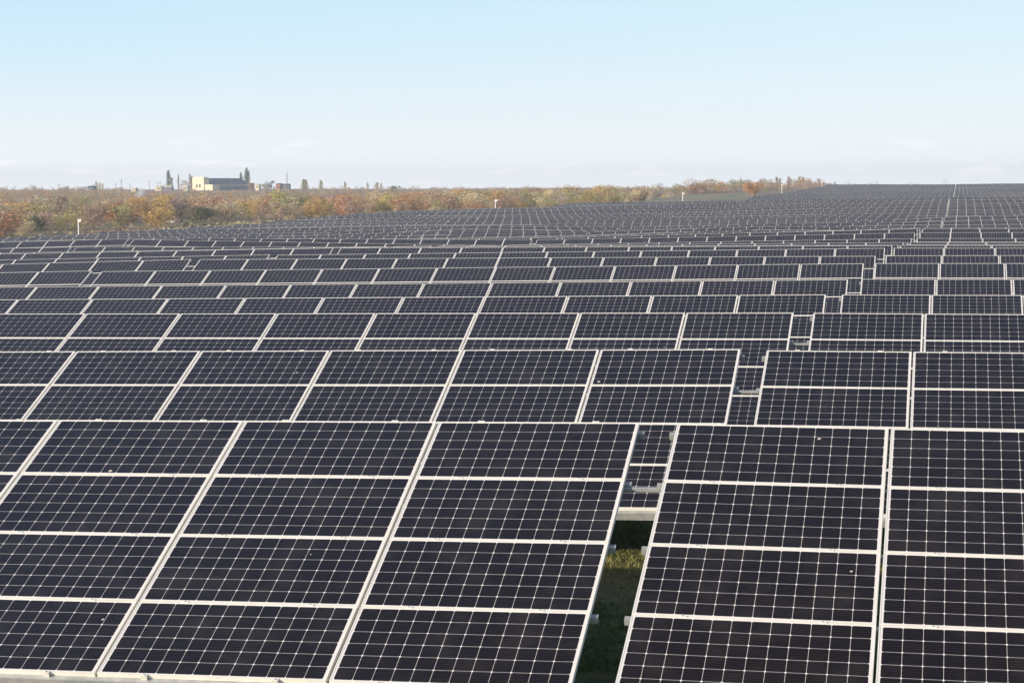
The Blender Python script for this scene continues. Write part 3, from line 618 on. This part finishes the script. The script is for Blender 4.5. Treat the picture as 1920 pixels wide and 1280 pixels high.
# skyline plants: pixel x, top pixel, distance
SKY = [
 ('poplar', 316, 320, 1850, 'green', 'tall dark poplar left of the cream building, taller of the pair', 1.0), ('poplar', 322, 333, 1850, 'mauve', 'thin brown poplar beside the tallest poplar', .8), ('poplar', 334, 327, 1860, 'mauve', 'lone thin bare poplar between the tall pair and the cream building', .5),
 ('poplar', 356, 326, 1800, 'mauve', 'thin bare poplar against the left corner of the cream building', .6), ('poplar', 359, 330, 1790, 'olive', 'olive poplar hugging the left corner of the cream building', .8),
 ('poplar', 461, 316, 1900, 'green', 'tall dark poplar at the right end of the long roof', .9), ('poplar', 452, 324, 1900, 'green', 'shorter dark poplar at the right end of the long roof', .8), ('poplar', 465, 321, 1900, 'green', 'rightmost dark poplar of the three behind the long roof', .9),
 ('tree', 346, 337, 1900, 'mauve', 'leafless rounded tree behind the left end of the cream building', 1.2), ('tree', 312, 345, 1800, 'olive', 'low green tree at the foot of the tall poplar', 1.2), ('tree', 470, 341, 1800, 'rust', 'brown tree at the right end of the cream building', 1.2),
 ('poplar', 181, 340, 1700, 'straw', 'pale straw coloured poplar on the left skyline', 1.2), ('poplar', 187, 342, 1700, 'straw', 'second pale poplar of the pair on the left skyline', 1.1), ('poplar', 192, 344, 1700, 'straw', 'shortest pale poplar on the left skyline', 1.0),
 ('tree', 153, 348, 1500, 'mauve', 'broad grey brown tree on the left skyline', 1.7), ('tree', 124, 348, 1500, 'mauve', 'rounded brown tree on the left skyline', 1.3), ('tree', 64, 347, 1500, 'mauve', 'bare brown tree at the far left of the skyline', 1.2), ('conifer', 79, 348, 1500, 'grey', 'small dark pointed tree at the far left of the skyline', .8),
 ('tree', 507, 338, 1700, 'green', 'green tree left of the brick house', 1.1), ('tree', 497, 343, 1700, 'olive', 'low olive tree at the left of the green tree', 1.2), ('poplar', 569, 336, 1700, 'olive', 'green poplar clump right of the tall mast', 1.5), ('poplar', 574, 337, 1700, 'olive', 'second green poplar in the clump right of the mast', 1.4),
 ('poplar', 601, 338, 1700, 'straw', 'pale feathery poplar right of the green clump', 1.6), ('poplar', 647, 341, 1700, 'straw', 'pale pointed poplar in the middle of the skyline', 1.3), ('poplar', 689, 342, 1650, 'straw', 'narrow pale poplar left of the pale clump', 1.0), ('poplar', 707, 342, 1650, 'straw', 'pale poplar clump in the middle of the skyline', 1.7), ('poplar', 714, 344, 1650, 'straw', 'right half of the pale poplar clump', 1.3),
 ('tree', 741, 345, 1500, 'green', 'lone round dark tree on the middle skyline', 1.2),
 ('conifer', 1389, 332, 1350, 'grey', 'dark pointed conifer right of the thicket', 1.1), ('conifer', 1395, 341, 1350, 'grey', 'lower dark conifer beside the pointed one', 1.2), ('tree', 1408, 336, 1380, 'mauve', 'bare tree right of the conifers', 1.1),
 ('poplar', 1456, 332, 1400, 'mauve', 'bare brown poplar above the last white pole', 1.1), ('poplar', 1462, 334, 1400, 'mauve', 'second bare poplar above the last white pole', 1.0), ('poplar', 1478, 331, 1400, 'mauve', 'bare poplar just right of the last white pole', .8), ('poplar', 1481, 333, 1400, 'mauve', 'shorter bare poplar just right of the last white pole', .8),
 ('tree', 1425, 334, 1450, 'mauve', 'pinkish bare tree on the right skyline behind the orange tree', 1.4), ('tree', 1437, 336, 1450, 'straw', 'pale tree on the right skyline behind the orange tree', 1.3), ('tree', 1448, 339, 1480, 'mauve', 'low bare tree by the small grey roof', 1.3),
 ('tree', 1492, 335, 1400, 'straw', 'sandy bare tree in the right skyline grove', 1.4), ('poplar', 1499, 331, 1400, 'straw', 'sandy pointed tree in the right skyline grove', 1.3), ('tree', 1508, 333, 1400, 'straw', 'tallest rounded sandy tree of the right skyline grove', 1.3), ('tree', 1519, 337, 1400, 'straw', 'last sandy tree of the right skyline grove', 1.3), ('poplar', 1505, 332, 1400, 'rust', 'reddish pointed tree inside the right skyline grove', 1.2),
 ('tree', 1543, 341, 1450, 'mauve', 'small bare tree right of the water tower', 1.1), ('poplar', 1565, 341, 1450, 'mauve', 'small bare poplar before the end of the green bank', 1.2), ('tree', 1530, 342, 1450, 'mauve', 'low grey bush left of the water tower', 1.3), ('tree', 1555, 344, 1450, 'mauve', 'low bare bush before the end of the green bank', 1.4)]
for kind, px, top, Y, tone, lab, wide in SKY:
    d = at_Y(px, top, Y); X = d[0]; h = d[2]+CZ-gz(X, Y)
    h = max(3.0, h)
    if kind in ('tree',): wide = wide*min(1.0, 9/h)
    plant(kind, X, Y, h*1.03, tone, lab, 'tree', None, wide, .0)
# the thicket: individual shrubs in the nearer belt, then the mass behind
tones = ['rust', 'rust', 'brown', 'brown', 'brown', 'brown', 'mauve', 'ochre', 'ochre', 'olive', 'olive', 'lime', 'grey', 'rust', 'straw', 'straw']
near_n = 0; rgs = random.Random(21); spots = []
def zone_of(px): return 'left' if px < 480 else ('middle' if px < 1000 else 'right')
tries = 0
while near_n < 270 and tries < 6000:
    tries += 1
    Y = rgs.uniform(330, 1050); off = abs(rgs.gauss(0, 1))
    X = field_left(Y)-rgs.uniform(50 if Y < 600 else 24, 190)
    px, py = proj(X, Y, gz(X, Y)-CZ)
    if not (-30 < px < 1360): continue
    if any((X-a)**2+(Y-b_)**2 < 60 for a, b_ in spots) or any(0 < ny_-Y < 45 and abs(X/Y-nx_/ny_)*ny_ < 6.5 for nx_, ny_ in named_at): continue
    spots.append((X, Y)); h = rgs.uniform(4.8, 9.0); tone = rgs.choice(tones); kind = rgs.choice(['shrub', 'shrub', 'shrub', 'tree', 'tree', 'bare' if rgs.random() < .15 else 'shrub'])
    if 730 < Y < 1060 and X > -150: continue
    if kind == 'bare': tone = rgs.choice(['straw', 'grey'])
    lab = f"{PAL[tone][1]} {'bare tree' if kind == 'bare' else kind} in the {zone_of(px)} part of the thicket"
    plant(kind, X, Y, h, tone, lab, 'shrub' if kind == 'shrub' else 'tree', 'autumn shrubs and trees of the thicket', rgs.uniform(1.15, 1.6)); near_n += 1
# mass of scrub behind: light copies of the same crowns joined into one object
Vs, Fs, Cs = [], [], []; base = 0
lite = []
rl = np.random.default_rng(2)
for kind in ('shrub', 'tree'):
    for me_, tm_, cb in VAR[kind][:4]:
        v = np.array(cb.v); q = [f for f in cb.f if len(f) == 4]; cc = np.array([c_ for f, c_ in zip(cb.f, cb.c) if len(f) == 4]); q = np.array(q)
        s = rl.choice(len(q), 230, replace=False); q = q[s]; cc = cc[s]; vv = v[q.ravel()].reshape(-1, 4, 3); ce = vv.mean(1, keepdims=True); vv = ce+(vv-ce)*1.45
        lite.append((vv, cc))
cnt_mass = 0
for _ in range(5200):
    Y = rl.uniform(420, 1980); X = -rl.uniform(0, 1)*Y*.62-10
    if in_field(X, Y, 20) or (Y < 1080 and X > field_left(Y)-60 and Y > 700): continue
    if Y < 680 and X > field_left(Y)-72: continue
    px, py = proj(X, Y, gz(X, Y)-CZ)
    if not (-60 < px < 1760): continue
    if Y > 1500 and rl.random() < .55: continue
    if px > 1560 and Y < 1300: continue
    vv, cc = lite[rl.integers(len(lite))]; h = rl.uniform(2.6, 6.0)*(0.75 if Y > 1300 else 1); wd = h*rl.uniform(1.0, 1.7); a = rl.uniform(0, 6.28)
    h = h*.42 if (235 < px < 560 and Y > 1450) else h; tone = tones[rl.integers(len(tones))] if rl.random() < .8 else 'mauve'
    if Y > 1200 and rl.random() < .5: tone = 'mauve'
    R2 = np.array([[math.cos(a), -math.sin(a), 0], [math.sin(a), math.cos(a), 0], [0, 0, 1]])
    p = (vv @ R2.T)*np.array([wd, wd, h])+np.array([X, Y, gz(X, Y)-.2]); Vs.append(p.reshape(-1, 3)); Cs.append(cc*np.array(PAL[tone][0])*rl.uniform(.85, 1.15)); cnt_mass += 1
for _ in range(260):
    Y = rl.uniform(1420, 1900); px = rl.uniform(1480, 1780) if rl.random() < .7 else rl.uniform(1385, 1560); X = at_Y(px, 350, Y)[0]; vv, cc = lite[rl.integers(len(lite))]; h = rl.uniform(3.5, 6.0)+(2.5 if px < 1540 else 0); wd = h*rl.uniform(.9, 1.5)
    Vs.append(((vv*np.array([wd, wd, h]))+np.array([X, Y, gz(X, Y)-.2])).reshape(-1, 3)); Cs.append(cc*np.array(PAL['mauve' if rl.random() < .6 else 'straw'][0])*1.1)
Va = np.concatenate(Vs).astype(np.float32); Ca = np.concatenate(Cs); nq = len(Va)//4
me = bpy.data.meshes.new('woodland'); me.vertices.add(len(Va)); me.vertices.foreach_set('co', Va.ravel()); me.loops.add(len(Va)); me.loops.foreach_set('vertex_index', np.arange(len(Va), dtype=np.int32))
me.polygons.add(nq); me.polygons.foreach_set('loop_start', np.arange(nq, dtype=np.int32)*4); me.update(calc_edges=True)
ca = me.color_attributes.new('tint', 'FLOAT_COLOR', 'CORNER'); ca.data.foreach_set('color', np.repeat(np.c_[Ca, np.ones(nq)], 4, 0).astype(np.float32).ravel()); me.materials.append(M_LEAF)
tag(link('woodland', me), 'brown and rust autumn scrub woodland beyond the solar field', 'woodland', kind='stuff')
print('mass', cnt_mass, 'shrubs', near_n)
# low weeds and grass tufts along the field edge
b = MB(); rq = np.random.default_rng(8)
for _ in range(9000):
    Y = rq.uniform(290, 780); X = field_left(Y)-3-abs(rq.normal())*26; z = gz(X, Y); s = rq.uniform(.25, .8); a = rq.uniform(0, 6.28); t = math.sin(X*.09+Y*.05)+rq.normal()*.4
    c = (.17, .18, .09) if t > .7 else ((.30, .25, .16) if t > -.5 else (.24, .17, .12)); dx, dy = math.cos(a)*s, math.sin(a)*s
    b.quad((X-dx, Y-dy, z-.05), (X+dx, Y+dy, z-.05), (X+dx*.6, Y+dy*.6, z+s*rq.uniform(.5, 1.3)), (X-dx*.7, Y-dy*.7, z+s*rq.uniform(.4, 1.2)), col=tuple(np.array(c)*rq.uniform(.7, 1.3)))
tag(b.build('weeds', M_LEAF, colour=True), 'tall dry weeds and grass along the edge of the solar field', 'weeds', kind='stuff')
# ------------------------------------------------------------------ perimeter fence
def fence(pts, label):
    root = empty('wire_fence', (pts[0][0], pts[0][1], gz(*pts[0]))); w0 = root.location.copy()
    seg = []
    for (xa, ya), (xb, yb) in zip(pts[:-1], pts[1:]):
        n_ = max(1, int(math.hypot(xb-xa, yb-ya)/6)); seg += [(xa+(xb-xa)*i/n_, ya+(yb-ya)*i/n_) for i in range(n_)]
    seg.append(pts[-1]); Z = ground([s[0] for s in seg], [s[1] for s in seg]); wires = MB(); mp_ = MB()
    for i, ((x, y), z) in enumerate(zip(seg, Z)): mp_.tube((x-w0.x, y-w0.y, z-w0.z-.3), (x-w0.x, y-w0.y, z-w0.z+1.9), .035, n=6)
    for h_ in (.15, .6, 1.05, 1.5, 1.85):
        for i in range(len(seg)-1):
            wires.tube((seg[i][0]-w0.x, seg[i][1]-w0.y, Z[i]-w0.z+h_), (seg[i+1][0]-w0.x, seg[i+1][1]-w0.y, Z[i+1]-w0.z+h_), .012, n=3, cap=False)
    po = mp_.build('post', M_STEEL, root); tag(po, kind='stuff'); wires.build('wire', M_STEEL, root); tag(root, label, 'fence')
fence([(field_left(y)-9, y) for y in (285, 330, 400, 480, 555)], 'thin grey wire fence between the thicket and the field edge on the left')
# ------------------------------------------------------------------ white camera poles
def camera_pole(px, top, Y, label, X=None):
    d = at_Y(px, top, Y); x, y, zt = d[0], d[1], d[2]+CZ; z0 = gz(x, y); H = zt-z0; root = empty('camera_pole', (x, y, z0)); tag(root, label, 'pole', 'white camera poles around the field')
    b = MB(); b.tube((0, 0, -.3), (0, 0, H-.1), .15 if Y < 500 else .14, .12, 10); b.tube((0, 0, 0), (0, 0, .08), .26, n=10); b.build('post', M_WHITE, root)
    c = MB(); c.box(-.05, .62, -.22, .1, H-.42, H-.02); c.tube((.25, -.1, H-.42), (.25, -.1, H-.62), .14, .10, 10); c.box(-.18, .7, -.28, .14, H-.03, H+.03); h_ = c.build('camera_head', M_WHITE, root)
    l = MB(); l.tube((.25, -.22, H-.30), (.25, -.27, H-.30), .07, n=8); l.build('lens', M_DARK, h_)
camera_pole(147, 411.5, 388, 'white camera pole against the thicket, leftmost and tallest in view')
camera_pole(929, 374.5, 552, 'white camera pole at the field edge in the middle of the thicket')
camera_pole(1280, 361.5, 700, 'white camera pole at the foot of the green bank')
camera_pole(1466, 346, 1000, 'white camera pole beside the green bank under the bare poplars')
# short marker posts and rubble in the scrub
for px, py, lab in ((281.5, 424, 'thin wooden marker post in the grass, left of two'), (286, 425, 'thin wooden marker post in the grass, right of two'), (49, 438, 'thin pale post beside the straw bush')):
    g_ = pix_ground(px, py); x, y = g_; b = MB(); b.tube((0, 0, -.2), (0, 0, 1.15), .13, .11, 6); b.tube((0, 0, 1.15), (0, 0, 1.25), .11, .03, 6)
    o = b.build('marker_post', M_PALEBARK); o.location = (x, y, gz(x, y)); tag(o, lab, 'post')
M_RUB = noisy('broken_concrete', (.50, .38, .32), (.36, .33, .31), 1.5, .9)
for px, py, lab in ((311, 416, 'pinkish rubble heap under the ochre tree'), (322, 418, 'whitish rubble heap right beside the pinkish one'), (95, 420.5, 'flat pale slab lying in the scrub on the left')):
    x, y = pix_ground(px, py); b = MB(); rr = random.Random(int(px))
    for i in range(14):
        M = Matrix.Translation((rr.uniform(-1.1, 1.1), rr.uniform(-.7, .7), rr.uniform(.1, .55))) @ Matrix.Rotation(rr.uniform(0, 3), 4, (rr.random(), rr.random(), rr.random()+.1))
        b.box(-.45*rr.uniform(.4, 1), .45, -.3, .3*rr.uniform(.4, 1), -.12, .14, M=M)
    o = b.build('rubble_heap', M_RUB); o.location = (x, y, gz(x, y)); tag(o, lab, 'rubble')
# ------------------------------------------------------------------ far buildings
M_CREAM = noisy('cream_render', (.72, .60, .43), (.64, .52, .37), .4, .9); M_ROOF = noisy('dark_roof_sheet', (.075, .085, .115), (.055, .062, .085), .5, .6)
M_WALLG = noisy('grey_wall', (.17, .18, .21), (.12, .13, .16), .6, .8); M_BRICK = noisy('red_brick', (.42, .17, .09), (.33, .14, .08), .8, .9)
M_GLASS = mat('window_glass', (.03, .035, .045), .15, 0, .5); M_TRIM = noisy('pale_trim', (.75, .66, .54), (.45, .40, .34), .5, .8)
def frame_at(px, Y): 
    d = at_Y(px, 353, Y); return d[0], gz(d[0], Y)
# large hall: cream block with a long dark roofed wing
x, z = frame_at(361, 1780)
SC = 1830/F
root = empty('factory_hall', (x, 1780, z-1.0), 0); tag(root, 'cream industrial hall with a long dark roof on the left skyline', 'building')
ax = Vector((.40, .9165, 0)); ex_ = Vector((.9165, -.40, 0))     # long axis and end-wall axis
RM = Matrix(((ex_.x, ax.x, 0, 0), (ex_.y, ax.y, 0, 0), (0, 0, 1, 0), (0, 0, 0, 1)))
topz = at_Y(372, 333.5, 1780)[2]+CZ-(z-1.0); H1 = topz
b = MB(); b.box(0, 15, 0, 7, 0, H1, M=RM); b.box(2.5, 13.6, .6, 6.5, H1, H1+.6, M=RM); b.build('end_block', M_CREAM, root)
b = MB()
for wx in (4.6, 8.6): b.box(wx, wx+2.2, -.06, .0, H1*.28, H1*.52, M=RM)
b.build('window', M_GLASS, root)
LW = 63.0; w_ = MB(); w_.box(.2, 14.6, 7.1, LW, 0, H1*.42, M=RM); w_.build('wall', M_WALLG, root)
cs = MB(); cs.box(14.62, 15.3, 7.1, LW+.3, H1*.42, H1*.50, M=RM); cs.build('cornice', M_TRIM, root)
rf = MB(); P_ = [tuple(RM @ Vector(p)) for p in ((15.6, 7.1, H1*.50), (15.6, LW+1, H1*.50), (7.4, LW-6, H1*.98), (7.4, 7.1, H1*.98), (-.8, LW+1, H1*.50), (-.8, 7.1, H1*.50))]
rf.quad(P_[0], P_[1], P_[2], P_[3]); rf.quad(P_[3], P_[2], P_[4], P_[5]); i0 = len(rf.v); rf.v += [P_[1], P_[4], P_[2]]; rf.f.append((i0, i0+1, i0+2)); rf.m.append(0); rf.c.append((1, 1, 1)); rf.quad(P_[5], P_[4], P_[1], P_[0])
rf.build('roof', M_ROOF, root)
wb = MB()
for i in range(14): wb.box(14.6, 14.68, 9+i*3.8, 11.2+i*3.8, H1*.12, H1*.36, M=RM)
wb.build('window_band', M_GLASS, root)
an = MB(); an.box(15.35, 25.5, 1, 10, 0, H1*.50, M=RM); a_ = an.build('annex', M_CREAM, root)
an = MB(); an.box(8, 14.9, LW+.3, LW+6, 0, H1*.62, M=RM); an.build('rear_annex', M_BRICK, root)
def hut(px0, px1, top, Y, wall, roofm, label, name='shed', deep=6):
    a = at_Y(px0, top, Y); c = at_Y(px1, top, Y); W_ = c[0]-a[0]; zg = min(gz(a[0], Y), gz(c[0], Y))-1.0; H = max(2.5, a[2]+CZ-zg)
    r = empty(name, ((a[0]+c[0])/2, Y, zg)); tag(r, label, 'building')
    b = MB(); b.box(-W_/2, W_/2, 0, deep, 0, H*.82); b.build('wall', wall, r)
    t_ = MB(); t_.quad((-W_/2-.3, -.3, H*.80), (W_/2+.3, -.3, H*.80), (W_/2+.3, deep*.5, H), (-W_/2-.3, deep*.5, H)); t_.quad((-W_/2-.3, deep*.5, H), (W_/2+.3, deep*.5, H), (W_/2+.3, deep+.3, H*.80), (-W_/2-.3, deep+.3, H*.80)); t_.quad((-W_/2-.3, -.3, H*.80), (-W_/2-.3, deep+.3, H*.80), (W_/2+.3, deep+.3, H*.80), (W_/2+.3, -.3, H*.80)); t_.build('roof', roofm, r)
    wn_ = MB(); wn_.box(-W_*.25, -W_*.05, -.05, -.0, H*.45, H*.68); wn_.box(W_*.1, W_*.3, -.05, 0, H*.45, H*.68); wn_.build('window', M_GLASS, r)
hut(291, 302, 348.5, 1700, M_CREAM, M_TRIM, 'small cream shed below the tall poplar'); hut(303, 321, 348.8, 1720, M_WALLG, M_TRIM, 'low dark shed with pale roof edge right of the cream shed')
hut(246, 254, 352, 1600, M_CREAM, M_TRIM, 'tiny cream hut left of the smoke'); hut(342, 351, 347, 1700, M_TRIM, M_TRIM, 'whitish hut left of the cream hall'); hut(517, 524, 343.5, 1700, M_BRICK, M_BRICK, 'orange brick house beside the tall mast', 'brick_house', 9)
hut(525, 541, 344.5, 1730, M_WALLG, M_ROOF, 'dark low building under the tall mast'); hut(478, 485, 344, 1750, M_CREAM, M_TRIM, 'small cream hut right of the cream hall'); hut(164, 175, 348.5, 1450, M_WALLG, M_ROOF, 'dark roofed shed on the left skyline'); hut(1443, 1451, 344, 1300, M_WALLG, M_ROOF, 'small grey roofed building in the right skyline grove')
# poles on the skyline
def power_pole(px, top, Y, label, arms=1, r=.22):
    d = at_Y(px, top, Y); x = d[0]; z0 = gz(x, Y)-.3; H = d[2]+CZ-z0; b = MB(); b.tube((0, 0, 0), (0, 0, H), r, r*.7, 6)
    root = empty('power_pole', (x, Y, z0)); b.build('post', M_WOODPOLE, root)
    for i in range(arms):
        a = MB(); a.box(-1.2, 1.2, -.1, .1, H-.9-i*1.6, H-.65-i*1.6)
        for q in (-1.05, 0, 1.05): a.tube((q, 0, H-.65-i*1.6), (q, 0, H-.35-i*1.6), .07, n=5)
        a.build('cross_arm', M_WOODPOLE, root)
    tag(root, label, 'pole')
for px, top, Y, lab, arms in ((227.5, 336, 1500, 'wooden power pole with two cross arms, tallest on the left skyline', 2), (216.5, 344, 1550, 'short power pole just left of the tallest one', 1), (243.5, 344, 1550, 'short power pole just right of the tallest one', 1), (280, 339, 1600, 'thin power pole above the smoke', 1),
    (296, 342, 1650, 'power pole behind the cream shed', 1), (300.5, 341, 1650, 'power pole at the right end of the cream shed', 1), (57.5, 346, 1500, 'power pole among bare trees at the far left', 1), (13, 348, 1500, 'first short post of the left skyline', 1), (28, 348, 1500, 'portal post at the far left skyline', 1), (174.5, 346, 1450, 'pole at the dark shed on the left skyline', 1), (433, 334, 1700, 'pole standing in front of the long roof', 1), (110.5, 345, 1500, 'small pole left of the broad skyline tree', 1), (1399, 336, 1330, 'thin pole right of the conifer', 1), (1447, 336, 1320, 'thin pole above the small grey roof', 1)):
    power_pole(px, top, Y, lab, arms)
d = at_Y(538, 324, 1700); x = d[0]; z0 = gz(x, 1700); b = MB(); H = d[2]+CZ-z0; b.tube((0, 0, 0), (0, 0, H), .45, .30, 8); o = b.build('mast', M_WOODPOLE); o.location = (x, 1700, z0); tag(o, 'tall slim dark mast beside the brick house', 'mast')
def pylon(px, top, Y, label, wd=4.0):
    d = at_Y(px, top, Y); x = d[0]; z0 = gz(x, Y); H = d[2]+CZ-z0; b = MB()
    for sx_ in (-1, 1):
        for sy in (-1, 1): b.tube((sx_*wd/2, sy*wd/2, 0), (sx_*.3, sy*.3, H), .16, .1, 4)
    for i in range(6):
        z1 = H*i/6; z2 = H*(i+1)/6; w1 = wd/2*(1-i/6)+.3; w2 = wd/2*(1-(i+1)/6)+.3
        b.tube((-w1, -w1, z1), (w2, -w2, z2), .08, n=3); b.tube((w1, -w1, z1), (-w2, -w2, z2), .08, n=3)
    for q in (.72, .86): b.tube((-wd*.8*(1.5-q), 0, H*q), (wd*.8*(1.5-q), 0, H*q), .12, n=4)
    o = b.build('lattice_pylon', M_STEEL); o.location = (x, Y, z0); tag(o, label, 'pylon')
pylon(1772, 335, 1900, 'lattice pylon rising over the field crest left of the long gap', 6); pylon(1644, 338, 1950, 'faint pylon over the low trees right of the yellow box', 4)
# water tower, forked mast, yellow box near the crest
d = at_Y(1534, 334.5, 1400); x = d[0]; z0 = gz(x, 1400); H = d[2]+CZ-z0; r = empty('water_tower', (x, 1400, z0)); tag(r, 'thin water tower with a small tank above the green bank', 'water tower')
b = MB(); b.tube((0, 0, 0), (0, 0, H-2), .35, .3, 8); b.build('shaft', M_STEEL, r); b = MB(); b.tube((0, 0, H-2.4), (0, 0, H-.6), .5, 1.15, 10); b.tube((0, 0, H-.6), (0, 0, H), 1.15, .5, 10); b.build('tank', M_STEEL, r)
for px, top, lab, nm in ((1541, 341, 'white pole right of the water tower', 'white_pole'), (1587, 342, 'white foot of the forked mast at the crest', None)):
    if nm is None: continue
    d = at_Y(px, top, 1330); b = MB(); z0 = gz(d[0], 1330); H = d[2]+CZ-z0; b.tube((0, 0, 0), (0, 0, H), .4, .35, 8); b.tube((0, 0, H), (0, 0, H+.5), .5, .2, 8); o = b.build(nm, M_WHITE); o.location = (d[0], 1330, z0); tag(o, lab, 'pole')
d = at_Y(1587.5, 337, 1260); x = d[0]; z0 = gz(x, 1260); H = d[2]+CZ-z0; r = empty('forked_mast', (x, 1260, z0)); tag(r, 'forked antenna mast with white foot at the crest', 'mast')
b = MB(); b.tube((0, 0, 0), (0, 0, H*.55), .35, .3, 8); b.build('foot', M_WHITE, r); b = MB(); b.tube((0, 0, H*.55), (-1.2, 0, H), .12, .08, 5); b.tube((0, 0, H*.55), (1.4, 0, H*.97), .12, .08, 5); b.tube((-.5, 0, H*.72), (.5, 0, H*.72), .07, n=4); b.build('fork', M_STEEL, r)
d = at_Y(1591.5, 347, 1250); x = d[0]; z0 = gz(x, 1250)+.0; H = d[2]+CZ+.3-z0; r = empty('utility_box', (x, 1250, z0)); tag(r, 'bright yellow box at the crest beside the forked mast', 'utility box')
M_YEL = noisy('yellow_paint', (.75, .58, .04), (.65, .50, .04), 1.0, .6); b = MB(); b.box(-1.2, 1.2, 0, 1.6, 0, H); b.build('cabinet', M_YEL, r); b = MB(); b.box(-1.3, 1.3, -.1, 1.7, H, H+.1); b.build('lid', M_YEL, r)
# ------------------------------------------------------------------ smoke of a small fire in the scrub
d = at_Y(258, 366, 760); ms = bpy.data.materials.new('smoke'); ms.use_nodes = True; t = ms.node_tree; t.nodes.clear(); ou = N(t, 'ShaderNodeOutputMaterial'); pv = N(t, 'ShaderNodeVolumePrincipled')
pv.inputs['Color'].default_value = (.96, .98, 1, 1); tc = N(t, 'ShaderNodeTexCoord'); nz = N(t, 'ShaderNodeTexNoise'); nz.inputs['Scale'].default_value = .35; t.links.new(tc.outputs['Object'], nz.inputs[0])
gr = N(t, 'ShaderNodeMapRange'); gr.inputs[1].default_value = .36; gr.inputs[2].default_value = .7; gr.inputs[4].default_value = 1.0; t.links.new(nz.outputs[0], gr.inputs[0]); t.links.new(gr.outputs[0], pv.inputs['Density']); t.links.new(pv.outputs[0], ou.inputs['Volume'])
b = MB()
for i in range(7):
    r_ = .6+.26*i; c_ = Vector((i*.75-2, 0, .5+i*.45)); M = Matrix.Translation(c_)
    for la in range(6):
        for lo in range(10):
            def S(a_, o_): a2 = math.pi*a_/6-math.pi/2; o2 = 2*math.pi*o_/10; return tuple(c_+Vector((math.cos(a2)*math.cos(o2), math.cos(a2)*math.sin(o2), math.sin(a2)*.8))*r_)
            b.quad(S(la, lo), S(la, lo+1), S(la+1, lo+1), S(la+1, lo))
o = b.build('smoke', ms); o.location = (d[0], 760, d[2]+CZ-1.8); tag(o, 'thin bluish smoke drifting over the scrub', 'smoke', kind='stuff')
# ------------------------------------------------------------------ haze
HAZE = 0.0002
if HAZE:
    b = MB(); b.box(-2600, 900, -120, 3000, -24, 34); mh = bpy.data.materials.new('haze'); mh.use_nodes = True; t = mh.node_tree; t.nodes.clear(); ou = N(t, 'ShaderNodeOutputMaterial'); pv = N(t, 'ShaderNodeVolumePrincipled')
    pv.inputs['Color'].default_value = (.90, .94, 1, 1); pv.inputs['Density'].default_value = HAZE; pv.inputs['Anisotropy'].default_value = .3; t.links.new(pv.outputs[0], ou.inputs['Volume'])
    o = b.build('haze', mh); tag(o, kind='stuff')
